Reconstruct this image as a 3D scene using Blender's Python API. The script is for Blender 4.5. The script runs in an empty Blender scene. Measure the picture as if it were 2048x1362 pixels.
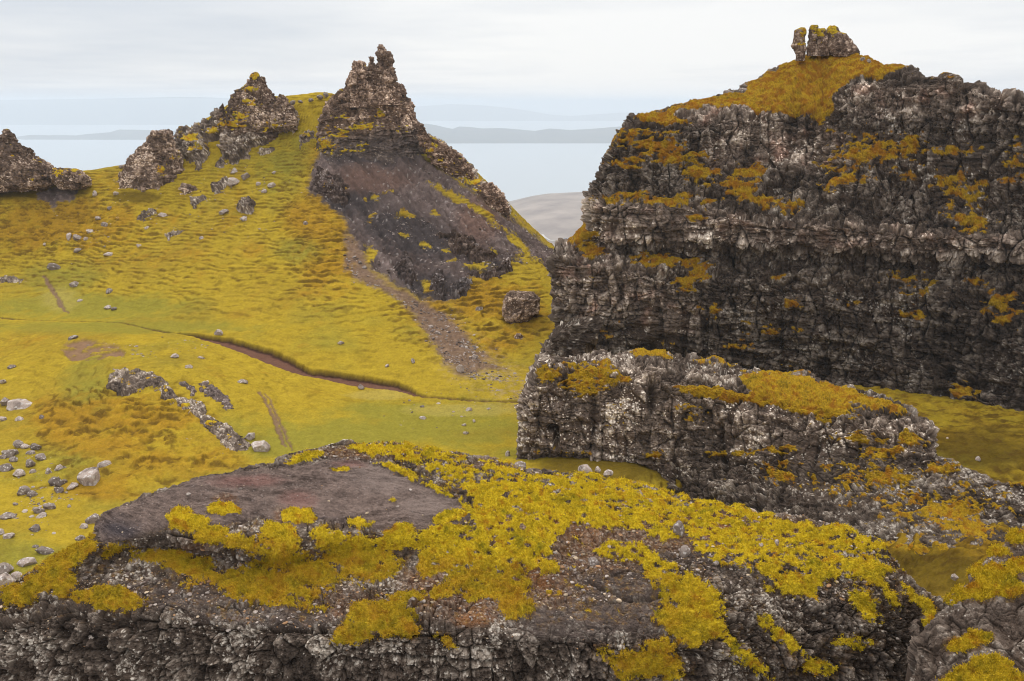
import bpy, math
import numpy as np
from concurrent.futures import ThreadPoolExecutor
R = math.radians
f32 = np.float32
# ------------------------------------------------------------------ camera, world, sun, exposure
FPX, PITCH = 1800.0, R(14.8)
sc = bpy.context.scene
col = sc.collection
cd = bpy.data.cameras.new('camera')
cd.sensor_width = 36.0; cd.lens = FPX / 2048 * 36.0
cd.clip_start = 0.5; cd.clip_end = 90000.0
cam = bpy.data.objects.new('camera', cd); col.objects.link(cam)
cam.rotation_euler = (R(90) - PITCH, 0, 0)
sc.camera = cam
sc.view_settings.view_transform = 'Standard'
sc.view_settings.look = 'None'
sc.view_settings.exposure = 0.0
sc.view_settings.gamma = 1.0
SUN_EL, SUN_AZ = R(52), R(-35)          # azimuth from +Y towards +X
sd = bpy.data.lights.new('sun', 'SUN'); sd.energy = 1.5; sd.angle = R(11); sd.color = (1.0, 0.96, 0.9)
sun = bpy.data.objects.new('sun', sd); col.objects.link(sun)
sun.rotation_euler = (R(90) - SUN_EL, 0, -SUN_AZ + R(180))
world = bpy.data.worlds.new('World'); sc.world = world; world.use_nodes = True
try:
    sc.cycles.use_denoising = True
    sc.cycles.max_bounces = 5
    sc.cycles.diffuse_bounces = 3
    sc.cycles.volume_bounces = 1
    sc.cycles.use_adaptive_sampling = True
    sc.cycles.pixel_filter_type = 'BLACKMAN_HARRIS'; sc.cycles.filter_width = 1.05
except Exception:
    pass

def build_world():
    nt = world.node_tree; nt.nodes.clear(); N = nt.nodes.new; L = nt.links.new
    out = N('ShaderNodeOutputWorld')
    sky = N('ShaderNodeTexSky'); sky.sky_type = 'NISHITA'; sky.sun_disc = False
    sky.sun_elevation = SUN_EL; sky.sun_rotation = SUN_AZ
    b1 = N('ShaderNodeBackground'); b1.inputs['Strength'].default_value = 0.11
    L(sky.outputs[0], b1.inputs['Color'])
    tc = N('ShaderNodeTexCoord'); sep = N('ShaderNodeSeparateXYZ'); L(tc.outputs['Generated'], sep.inputs[0])
    def math_(op, a, b=None, clamp=False):
        m = N('ShaderNodeMath'); m.operation = op; m.use_clamp = clamp
        for i, v in ((0, a), (1, b)):
            if v is None: continue
            if isinstance(v, (int, float)): m.inputs[i].default_value = v
            else: L(v, m.inputs[i])
        return m.outputs[0]
    x, y, z = sep.outputs
    den = math_('ADD', math_('MAXIMUM', z, 0.0), 0.055)
    comb = N('ShaderNodeCombineXYZ')
    L(math_('DIVIDE', x, den), comb.inputs[0]); L(math_('DIVIDE', y, den), comb.inputs[1])
    def noise(scale, detail, w, vec, rough=0.55):
        n = N('ShaderNodeTexNoise'); n.inputs['Scale'].default_value = scale; n.inputs['Detail'].default_value = detail
        n.inputs['Roughness'].default_value = rough
        mp = N('ShaderNodeMapping'); L(vec, mp.inputs[0]); mp.inputs['Location'].default_value = w
        L(mp.outputs[0], n.inputs['Vector']); return n.outputs[0]
    n1 = noise(0.16, 5, (3.1, 1.7, 0), comb.outputs[0])
    n2 = noise(0.5, 6, (7.1, 4.7, 0), comb.outputs[0])
    # a bank of lower grey cloud towards the left, bright cloud ahead
    az = math_('MULTIPLY', x, -1.1)
    right = math_('MULTIPLY', math_('MAXIMUM', math_('SUBTRACT', x, 0.22), 0.0), 0.9)
    hi = math_('MULTIPLY', math_('MAXIMUM', z, 0.0), 1.6)
    t = math_('ADD', math_('MULTIPLY', n1, 1.5), math_('MULTIPLY', n2, 0.75))
    t = math_('ADD', t, math_('MULTIPLY', math_('MAXIMUM', az, -0.1), 0.9))
    t = math_('ADD', t, right)
    t = math_('SUBTRACT', t, 0.90)
    ramp = N('ShaderNodeValToRGB'); L(t, ramp.inputs[0])
    ramp.color_ramp.elements[0].position = 0.12; ramp.color_ramp.elements[0].color = (1.0, 0.995, 0.985, 1)
    ramp.color_ramp.elements[1].position = 0.75; ramp.color_ramp.elements[1].color = (0.71, 0.75, 0.81, 1)
    # an overcast sky is brighter overhead than at the horizon
    b2 = N('ShaderNodeBackground'); L(ramp.outputs[0], b2.inputs['Color'])
    zz = math_('MULTIPLY', math_('MAXIMUM', math_('SUBTRACT', z, 0.12), 0.0), 1.3)
    L(math_('ADD', zz, 1.0), b2.inputs['Strength'])
    mx = N('ShaderNodeMixShader'); mx.inputs[0].default_value = 0.94
    L(b1.outputs[0], mx.inputs[1]); L(b2.outputs[0], mx.inputs[2]); L(mx.outputs[0], out.inputs[0])
build_world()

# ------------------------------------------------------------------ projection
CP, SP = math.cos(PITCH), math.sin(PITCH)
def unproj(px, py, D):
    """pixel of the 2048x1362 frame + distance along +Y -> world point"""
    px, py, D = np.broadcast_arrays(np.asarray(px, float), np.asarray(py, float), np.asarray(D, float))
    xc = (px - 1024) / FPX; yc = (681 - py) / FPX
    dy = CP + yc * SP; dz = -SP + yc * CP
    return np.stack([xc / dy * D, D, dz / dy * D], -1)
def proj(P):
    x, y, z = P[..., 0], P[..., 1], P[..., 2]
    w = y * CP - z * SP
    w = np.where(w < 0.1, 0.1, w)
    return 1024 + FPX * x / w, 681 - FPX * (y * SP + z * CP) / w

# ------------------------------------------------------------------ noise (threaded numpy)
POOL = ThreadPoolExecutor(4)
def _par(fn, P, *a):
    P = np.ascontiguousarray(P.reshape(-1, 3), dtype=f32)
    n = len(P); k = 60000
    if n <= k: return fn(P, *a)
    res = list(POOL.map(lambda i: fn(P[i:i + k], *a), range(0, n, k)))
    if isinstance(res[0], tuple): return tuple(np.concatenate(r) for r in zip(*res))
    return np.concatenate(res)
def _hash(ix, iy, iz, seed):
    h = (ix.astype(np.uint32) * np.uint32(374761393)) ^ (iy.astype(np.uint32) * np.uint32(668265263)) ^ (iz.astype(np.uint32) * np.uint32(2147483647)) ^ np.uint32((seed * 362437 + 12345) & 0xffffffff)
    h = (h ^ (h >> np.uint32(13))) * np.uint32(1274126177)
    h = (h ^ (h >> np.uint32(15))) * np.uint32(2246822519)
    return h ^ (h >> np.uint32(16))
def _perlin(P, seed):
    Pi = np.floor(P).astype(np.int32); Pf = P - Pi
    u = Pf * Pf * Pf * (Pf * (Pf * 6 - 15) + 10)
    out = None; vals = []
    for c in range(8):
        ox, oy, oz = c & 1, (c >> 1) & 1, c >> 2
        h = _hash(Pi[:, 0] + ox, Pi[:, 1] + oy, Pi[:, 2] + oz, seed)
        gx = (h & np.uint32(1023)).astype(f32) * (2 / 1023) - 1
        gy = ((h >> np.uint32(10)) & np.uint32(1023)).astype(f32) * (2 / 1023) - 1
        gz = ((h >> np.uint32(20)) & np.uint32(1023)).astype(f32) * (2 / 1023) - 1
        vals.append(gx * (Pf[:, 0] - ox) + gy * (Pf[:, 1] - oy) + gz * (Pf[:, 2] - oz))
    ux, uy, uz = u[:, 0], u[:, 1], u[:, 2]
    a = vals[0] + ux * (vals[1] - vals[0]); b = vals[2] + ux * (vals[3] - vals[2])
    c = vals[4] + ux * (vals[5] - vals[4]); d = vals[6] + ux * (vals[7] - vals[6])
    e = a + uy * (b - a); f = c + uy * (d - c)
    return (e + uz * (f - e)) * 1.1
def fbm(P, scale, oct=4, seed=0, gain=0.5, lac=2.03):
    sh = P.shape[:-1]
    s = np.asarray(scale, f32)
    def fn(Q):
        Q = Q / s; a = 1.0; t = 0; out = 0
        for o in range(oct):
            out = out + a * _perlin(Q * f32(lac ** o) + f32(17.3 * o), seed + o); t += a; a *= gain
        return out / t * 1.6
    return _par(fn, P).reshape(sh)
def worley(P, scale, seed=0):
    """F1, F2-F1, cell random, facet plane value, all per point"""
    sh = P.shape[:-1]; s = np.asarray(scale, f32)
    def fn(Q):
        Q = Q / s
        Pi = np.floor(Q).astype(np.int32); n = len(Q)
        f1 = np.full(n, 9, f32); f2 = np.full(n, 9, f32); rn = np.zeros(n, f32); fc = np.zeros(n, f32)
        for ox in (-1, 0, 1):
            for oy in (-1, 0, 1):
                for oz in (-1, 0, 1):
                    cx, cy, cz = Pi[:, 0] + ox, Pi[:, 1] + oy, Pi[:, 2] + oz
                    h = _hash(cx, cy, cz, seed)
                    dx = Q[:, 0] - (cx + 0.08 + 0.84 * (h & np.uint32(1023)).astype(f32) / 1023)
                    dy = Q[:, 1] - (cy + 0.08 + 0.84 * ((h >> np.uint32(10)) & np.uint32(1023)).astype(f32) / 1023)
                    dz = Q[:, 2] - (cz + 0.08 + 0.84 * ((h >> np.uint32(20)) & np.uint32(1023)).astype(f32) / 1023)
                    d = dx * dx + dy * dy + dz * dz
                    r = ((h * np.uint32(2654435761)) >> np.uint32(8)).astype(f32) / 16777215
                    g = (h * np.uint32(40503)) >> np.uint32(9)
                    fa = dx * ((g & np.uint32(127)).astype(f32) / 63.5 - 1) + dy * (((g >> np.uint32(7)) & np.uint32(127)).astype(f32) / 63.5 - 1) + dz * (((g >> np.uint32(14)) & np.uint32(127)).astype(f32) / 63.5 - 1)
                    m = d < f1
                    f2 = np.where(m, f1, np.minimum(f2, d)); f1 = np.where(m, d, f1)
                    rn = np.where(m, r, rn); fc = np.where(m, fa, fc)
        f1 = np.sqrt(f1); f2 = np.sqrt(f2)
        return f1, f2 - f1, rn, fc
    return tuple(a.reshape(sh) for a in _par(fn, P))
def sstep(a, b, x):
    t = np.clip((x - a) / (b - a), 0, 1); return t * t * (3 - 2 * t)
def mix(a, b, t): return a + (b - a) * t
def mixc(A, B, t): return A + (np.asarray(B, f32) - A) * t[..., None]

# ------------------------------------------------------------------ masks drawn on the surfaces (in frame pixels)
def polysd(px, py, poly, pad=60):
    """signed distance to polygon in pixels, positive inside; far points get -pad"""
    poly = np.asarray(poly, float); out = np.full(px.shape, -float(pad))
    sel = (px > poly[:, 0].min() - pad) & (px < poly[:, 0].max() + pad) & (py > poly[:, 1].min() - pad) & (py < poly[:, 1].max() + pad)
    if not sel.any(): return out
    x, y = px[sel], py[sel]; d = np.full(x.shape, 1e9); ins = np.zeros(x.shape, bool)
    for (x0, y0), (x1, y1) in zip(poly, np.roll(poly, -1, 0)):
        ex, ey = x1 - x0, y1 - y0
        t = np.clip(((x - x0) * ex + (y - y0) * ey) / (ex * ex + ey * ey + 1e-9), 0, 1)
        d = np.minimum(d, (x - x0 - t * ex) ** 2 + (y - y0 - t * ey) ** 2)
        c = ((y0 > y) != (y1 > y))
        with np.errstate(divide='ignore', invalid='ignore'):
            ins ^= c & (x < ex * (y - y0) / (ey if ey else 1e-9) + x0)
    out[sel] = np.maximum(np.where(ins, 1, -1) * np.sqrt(d), -pad); return out
def blobs(px, py, L):
    """soft union of ellipses (cx, cy, rx, ry[, weight[, tilt deg]]): about 1 at a centre, 0 at its rim, negative outside"""
    out = np.full(px.shape, -1.0)
    for b in L:
        cx, cy, rx, ry = b[:4]; w = b[4] if len(b) > 4 else 1.0; a = R(b[5]) if len(b) > 5 else 0
        dx, dy = px - cx, py - cy
        u = dx * math.cos(a) + dy * math.sin(a); v = -dx * math.sin(a) + dy * math.cos(a)
        out = np.maximum(out, w * (1 - np.sqrt((u / rx) ** 2 + (v / ry) ** 2)))
    return out

# ------------------------------------------------------------------ meshes
def tag(o, label=None, cat=None, group=None, kind=None):
    if label: o['label'] = label
    if cat: o['category'] = cat
    if group: o['group'] = group
    if kind: o['kind'] = kind
    return o
def make_mesh(name, V, Q, mat, C=None, smooth=False, parent=None):
    """V (n,3), Q (m,k) faces all quads or all triangles, C (n,4) colour with lichen/moss in alpha"""
    me = bpy.data.meshes.new(name); V = np.asarray(V, f32); Q = np.asarray(Q, np.int32); k = Q.shape[1]
    me.vertices.add(len(V)); me.vertices.foreach_set('co', V.ravel())
    me.loops.add(Q.size); me.loops.foreach_set('vertex_index', Q.ravel())
    me.polygons.add(len(Q)); me.polygons.foreach_set('loop_start', np.arange(0, Q.size, k, dtype=np.int32))
    me.polygons.foreach_set('use_smooth', np.full(len(Q), bool(smooth)))
    me.update(calc_edges=True)
    if C is not None:
        at = me.attributes.new('tint', 'FLOAT_COLOR', 'POINT'); at.data.foreach_set('color', np.asarray(C, f32).ravel())
    me.materials.append(mat)
    o = bpy.data.objects.new(name, me); col.objects.link(o)
    if parent is not None: o.parent = parent
    return o
def grid_faces(H, W, wrap=False):
    i = np.arange(H * W).reshape(H, W)
    if wrap: i = np.concatenate([i, i[:, :1]], 1)
    return np.stack([i[:-1, :-1], i[1:, :-1], i[1:, 1:], i[:-1, 1:]], -1).reshape(-1, 4)
def split_mesh(name, V, Q, C, moss, mat, mat_moss, smooth=False, moss_name='moss'):
    """the rock keeps its faces; the faces under moss become a part of it"""
    fm = moss.ravel()[Q].mean(1) > 0.5
    def sub(F):
        u, inv = np.unique(F, return_inverse=True); return u, inv.reshape(F.shape)
    u, F = sub(Q[~fm]); o = make_mesh(name, V[u], F, mat, C[u], smooth)
    if fm.sum() > 60:
        u, F = sub(Q[fm]); m = make_mesh(moss_name, V[u], F, mat_moss, C[u], True, o); m['kind'] = 'stuff'
    return o
def gnormal(P, wrap=False):
    if wrap:
        Pp = np.concatenate([P[:, -2:], P, P[:, :2]], 1); du = np.gradient(Pp, axis=1)[:, 2:-2]
    else: du = np.gradient(P, axis=1)
    dv = np.gradient(P, axis=0)
    n = np.cross(dv, du); n /= np.linalg.norm(n, axis=-1, keepdims=True) + 1e-9
    return n
def blur(A, r, wrap=False):
    """box blur twice, separable"""
    for ax in (0, 1):
        for _ in range(2):
            pad = [(0, 0)] * A.ndim; pad[ax] = (r + 1, r)
            B = np.pad(A, pad, mode='wrap' if (wrap and ax == 1) else 'edge').cumsum(axis=ax, dtype=np.float64)
            n = A.shape[ax]
            hi = np.take(B, np.arange(2 * r + 1, 2 * r + 1 + n), axis=ax); lo = np.take(B, np.arange(0, n), axis=ax)
            A = (hi - lo) / (2 * r + 1)
    return A
def polyline(pts, n):
    pts = np.asarray(pts, float); s = np.r_[0, np.cumsum(np.linalg.norm(np.diff(pts, axis=0), axis=1))]
    t = np.linspace(0, s[-1], n); return np.stack([np.interp(t, s, pts[:, k]) for k in range(pts.shape[1])], -1)
def catmull(K, counts):
    """K (m, n, 3) key rows -> rows with counts[i] steps between key i and i+1"""
    out = []
    m = len(K)
    for i in range(m - 1):
        p0, p1, p2, p3 = K[max(i - 1, 0)], K[i], K[i + 1], K[min(i + 2, m - 1)]
        h0, h1, h2 = (np.linalg.norm(b - a, axis=1)[:, None] + 1e-6 for a, b in ((p0, p1), (p1, p2), (p2, p3)))
        m1 = 0.75 * h1 * (h1 * (p1 - p0) / h0 + h0 * (p2 - p1) / h1) / (h0 + h1)
        m2 = 0.75 * h1 * (h2 * (p2 - p1) / h1 + h1 * (p3 - p2) / h2) / (h1 + h2)
        if i == 0: m1 = p2 - p1
        if i == m - 2: m2 = p2 - p1
        for t in np.arange(counts[i]) / counts[i]:
            out.append((2 * t**3 - 3 * t**2 + 1) * p1 + (t**3 - 2 * t**2 + t) * m1 + (-2 * t**3 + 3 * t**2) * p2 + (t**3 - t**2) * m2)
    out.append(K[-1]); return np.stack(out)
def net(rows, W, counts, wrapL=None, wrapR=None, back=((0, 10, -2), (0, 40, -60))):
    """rows: polylines of (px, py, D), top row first. Returns a grid of world points that also closes over the back"""
    K = []
    for r in rows:
        r = np.asarray(r, float)
        # resample by horizontal pixel run so that columns stay upright
        s = np.r_[0, np.cumsum(np.hypot(np.diff(r[:, 0]), 0.6 * np.diff(r[:, 1])))]
        t = np.linspace(0, s[-1], W)
        q = np.stack([np.interp(t, s, r[:, k]) for k in range(3)], -1)
        K.append(unproj(q[:, 0], q[:, 1], q[:, 2]))
    top = K[0]
    bk = [top + np.array(b, float) for b in back][::-1]
    K = bk + K
    cnt = [12] * (len(bk) - 1) + [26] + list(counts)
    G = catmull(np.stack(K), cnt)
    for side, w in ((0, wrapL), (1, wrapR)):
        if w is None: continue
        e = G[:, 0] if side == 0 else G[:, -1]
        cols = []
        n = 46
        for k in range(1, n + 1):
            t = k / n
            cols.append(e + np.array([w[0] * t ** 1.6, w[1] * math.sin(t * math.pi / 2) , w[2] * t ** 2]))
        S = np.stack(cols, 1)
        G = np.concatenate([S[:, ::-1], G], 1) if side == 0 else np.concatenate([G, S], 1)
    return G
def rings(rows, D, rd, H, W=260, power=2.4, seed=0, rot=0.0):
    """rows of (py, xl, xr): a closed tower whose outline is xl..xr at each height, rd = depth / half width"""
    rows = np.asarray(rows, float)
    py = np.linspace(rows[0, 0], rows[-1, 0], H)
    xl = np.interp(py, rows[:, 0], rows[:, 1]); xr = np.interp(py, rows[:, 0], rows[:, 2])
    A = unproj(xl, py, D); B = unproj(xr, py, D)
    cx = (A[:, 0] + B[:, 0]) / 2; rx = (B[:, 0] - A[:, 0]) / 2; z = A[:, 2]
    th = np.linspace(0, 2 * np.pi, W, endpoint=False)[None]
    c, s = np.cos(th), np.sin(th); k = (np.abs(c) ** power + np.abs(s) ** power) ** (-1 / power)
    X = cx[:, None] + rx[:, None] * c * k
    Y = D + rx[:, None] * rd * s * k
    G = np.stack([X, Y, np.broadcast_to(z[:, None], X.shape)], -1)
    cap = G[:1] * 1.0; cap[..., 0] = cx[0]; cap[..., 1] = D
    G = np.concatenate([cap, cap + (G[:1] - cap) * 0.5, G], 0)
    return G

# ------------------------------------------------------------------ rock
C_DARK = (0.016, 0.0115, 0.009); C_MID = (0.130, 0.096, 0.074); C_PALE = (0.37, 0.305, 0.245); C_LICH = (0.58, 0.51, 0.43)
C_BROWN = (0.048, 0.029, 0.019); C_PURPLE = (0.155, 0.118, 0.122); C_REDDISH = (0.19, 0.10, 0.085)
M_YEL = (0.48, 0.325, 0.018); M_ORG = (0.35, 0.165, 0.014); M_GRN = (0.25, 0.205, 0.014); M_OLV = (0.10, 0.066, 0.011); M_RUST = (0.20, 0.085, 0.02)

KEEP = {}
def rock_layers(P, s, colz=2.2, seed=0, bed_k=1.0):
    """blocky jointed basalt: displacement in metres, tone 0..1, crack 0..1 and the coarse part of the displacement"""
    W = np.stack([fbm(P, 3.0 * s, 2, seed + 50 + k) for k in range(3)], -1) * (0.42 * s)
    Q = P + W
    a = worley(Q, (1.9 * s, 1.9 * s, 1.9 * s * colz), seed + 1)
    b = worley(Q, (0.85 * s, 0.85 * s, 0.80 * s * min(colz, 1.5)), seed + 2)
    c = worley(P + W * 0.5, (0.36 * s, 0.36 * s, 0.34 * s), seed + 3)
    big = fbm(P, 7 * s, 3, seed + 9)
    a2 = worley(Q, (4.2 * s, 4.2 * s, 1.0 * s), seed + 4); cz = np.exp(-a2[1] / 0.07) * sstep(0.35, 0.7, a2[2])
    bed = fbm(np.stack([P[..., 0], P[..., 1], P[..., 2] * 5 + 1.2 * big * s], -1), 5.0 * s, 4, seed + 10, 0.55)
    fine = fbm(P, 0.5 * s, 3, seed + 11, 0.6)
    calm = sstep(0.05, 0.5, fbm(P, (9 * s, 9 * s, 5 * s), 2, seed + 12) + 0.05)
    ka = sstep(0.35, 0.65, a[2] + 0.3 * big + 0.1)
    ca = np.exp(-a[1] / 0.065); cb = np.exp(-b[1] / 0.08) * sstep(0.25, 0.6, b[2]); cc = np.exp(-c[1] / 0.11) * sstep(0.3, 0.6, c[2])
    coarse = s * (0.95 * big + 0.60 * bed * (0.25 + 0.75 * bed_k) + 0.95 * (a[2] - 0.5) + 0.50 * a[3] - 0.60 * ca * ka + bed_k * (0.62 * (a2[2] - 0.5) - 0.50 * cz) - 0.35 * (1 - bed_k) * ca * ka)
    d = coarse + (1 - 0.65 * calm) * s * (0.40 * (b[2] - 0.5) + 0.36 * b[3] - 0.34 * cb + 0.15 * (c[2] - 0.5) + 0.17 * c[3] - 0.13 * cc + 0.09 * fine)
    tone = np.clip(0.30 * a[2] + 0.20 * a2[2] + 0.25 * b[2] + 0.25 * c[2] + 0.25 * fine, 0, 1)
    tone = tone * (1 - 0.25 * calm)
    return d, tone, np.maximum(ca * ka, np.maximum(0.8 * cb, 0.4 * cc)), coarse
def rock_colour(P, s, tone, crack, light=0.5, brown=0.4, lich=0.5, seed=0):
    n1 = fbm(P, 5 * s, 4, seed + 20); n2 = fbm(P, 1.1 * s, 4, seed + 21, 0.6); n3 = fbm(P, 0.25 * s, 2, seed + 22)
    C = np.broadcast_to(np.asarray(C_DARK, f32), P.shape).copy()
    C = mixc(C, C_MID, np.clip(tone * 1.3 - 0.25 + light * 0.7 + 0.6 * n1 + 0.4 * n2, 0, 1))
    C = mixc(C, C_BROWN, np.clip(brown + 0.9 * n1 - 0.4 * tone, 0, 0.85))
    pale = sstep(0.45, 0.95, tone + 0.55 * n2 + 0.35 * n1 + light * 0.6 - 0.30)
    C = mixc(C, C_PALE, pale * 0.75 * (1 - 0.8 * crack))
    # crusts of pale lichen: small rounded spots, thick in some places and missing in others
    l1 = worley(P, 0.30 * s, seed + 30); l2 = worley(P, 0.13 * s, seed + 31)
    dens = np.clip(lich - 0.08 + 1.1 * n1 + 0.75 * n2 + 0.35 * (tone - 0.5), 0, 1)
    sp = sstep(0.02, 0.10, dens * 0.62 * (l1[2] > 1 - 0.50 * dens) - l1[0]) + (0.7 if s < 0.5 else 0.35) * sstep(0.0, 0.1, dens * 0.5 * (l2[2] > 1 - 0.4 * dens) - l2[0])
    C = mixc(C, C_LICH, np.clip(sp, 0, 1) * (1 - crack) * (0.55 + 0.45 * l1[2]))
    C *= (1 + 0.35 * n3)[..., None]
    return np.clip(C, 0.006, 0.9)
def moss_colour(P, s, px=None, dark=0.0, seed=0, green=0.3, orange=0.35):
    a = fbm(P, 2.2 * s, 5, seed + 40, 0.65); b = fbm(P, 1.0 * s, 4, seed + 41, 0.6); c = fbm(P, 0.22 * s, 3, seed + 42, 0.7)
    C = np.broadcast_to(np.asarray(M_YEL, f32), P.shape).copy()
    C = mixc(C, M_GRN, sstep(0.25, 0.8, green + 0.9 * a + 0.3 * c))
    C = mixc(C, M_ORG, sstep(0.25, 0.75, orange + 0.9 * b - 0.5 * a + 0.3 * c))
    C = mixc(C, M_OLV, np.clip(dark + 0.9 * c - 0.12 + 0.55 * a, 0, 0.9))
    return np.clip(C, 0.004, 0.8)

def nodes_mat(name, rough=0.92, bump=0.25, bscale=6.0, vscale=9.0, spec=0.25, var=0.35, sheen=0.0, dist=0.05):
    m = bpy.data.materials.new(name); m.use_nodes = True
    nt = m.node_tree; N = nt.nodes.new; L = nt.links.new; bs = nt.nodes['Principled BSDF']
    bs.inputs['Roughness'].default_value = rough; bs.inputs['Specular IOR Level'].default_value = spec
    at = N('ShaderNodeAttribute'); at.attribute_name = 'tint'
    geo = N('ShaderNodeNewGeometry')
    n = N('ShaderNodeTexNoise'); n.inputs['Scale'].default_value = vscale; n.inputs['Detail'].default_value = 5; n.inputs['Roughness'].default_value = 0.65
    L(geo.outputs['Position'], n.inputs['Vector'])
    mr = N('ShaderNodeMapRange'); mr.inputs[1].default_value = 0.25; mr.inputs[2].default_value = 0.75
    mr.inputs[3].default_value = 1 - var; mr.inputs[4].default_value = 1 + var; L(n.outputs[0], mr.inputs[0])
    mu = N('ShaderNodeVectorMath'); mu.operation = 'SCALE'; L(at.outputs['Color'], mu.inputs[0]); L(mr.outputs[0], mu.inputs['Scale'])
    L(mu.outputs[0], bs.inputs['Base Color'])
    n2 = N('ShaderNodeTexNoise'); n2.inputs['Scale'].default_value = bscale; n2.inputs['Detail'].default_value = 6; n2.inputs['Roughness'].default_value = 0.7
    L(geo.outputs['Position'], n2.inputs['Vector'])
    bp = N('ShaderNodeBump'); bp.inputs['Strength'].default_value = bump; bp.inputs['Distance'].default_value = dist
    L(n2.outputs[0], bp.inputs['Height']); L(bp.outputs[0], bs.inputs['Normal'])
    if sheen:
        bs.inputs['Sheen Weight'].default_value = sheen; bs.inputs['Sheen Roughness'].default_value = 0.6
        L(at.outputs['Color'], bs.inputs['Sheen Tint'])
    return m
MAT_ROCK = nodes_mat('basalt', 0.95, 0.5, 5.0, 7.0, 0.03, 0.35, 0, 0.15)
MAT_ROCKN = nodes_mat('basalt_near', 0.92, 0.6, 16.0, 22.0, 0.06, 0.4, 0, 0.05)
MAT_MOSS = nodes_mat('moss', 1.0, 0.7, 7.0, 9.0, 0.0, 0.3, 0.0, 0.2)
MAT_MOSSN = nodes_mat('moss_near', 1.0, 0.9, 28.0, 30.0, 0.0, 0.4, 0.0, 0.06)
MAT_GRASS = nodes_mat('hill_grass', 1.0, 0.6, 4.0, 5.0, 0.0, 0.22, 0.0, 0.2)

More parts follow.
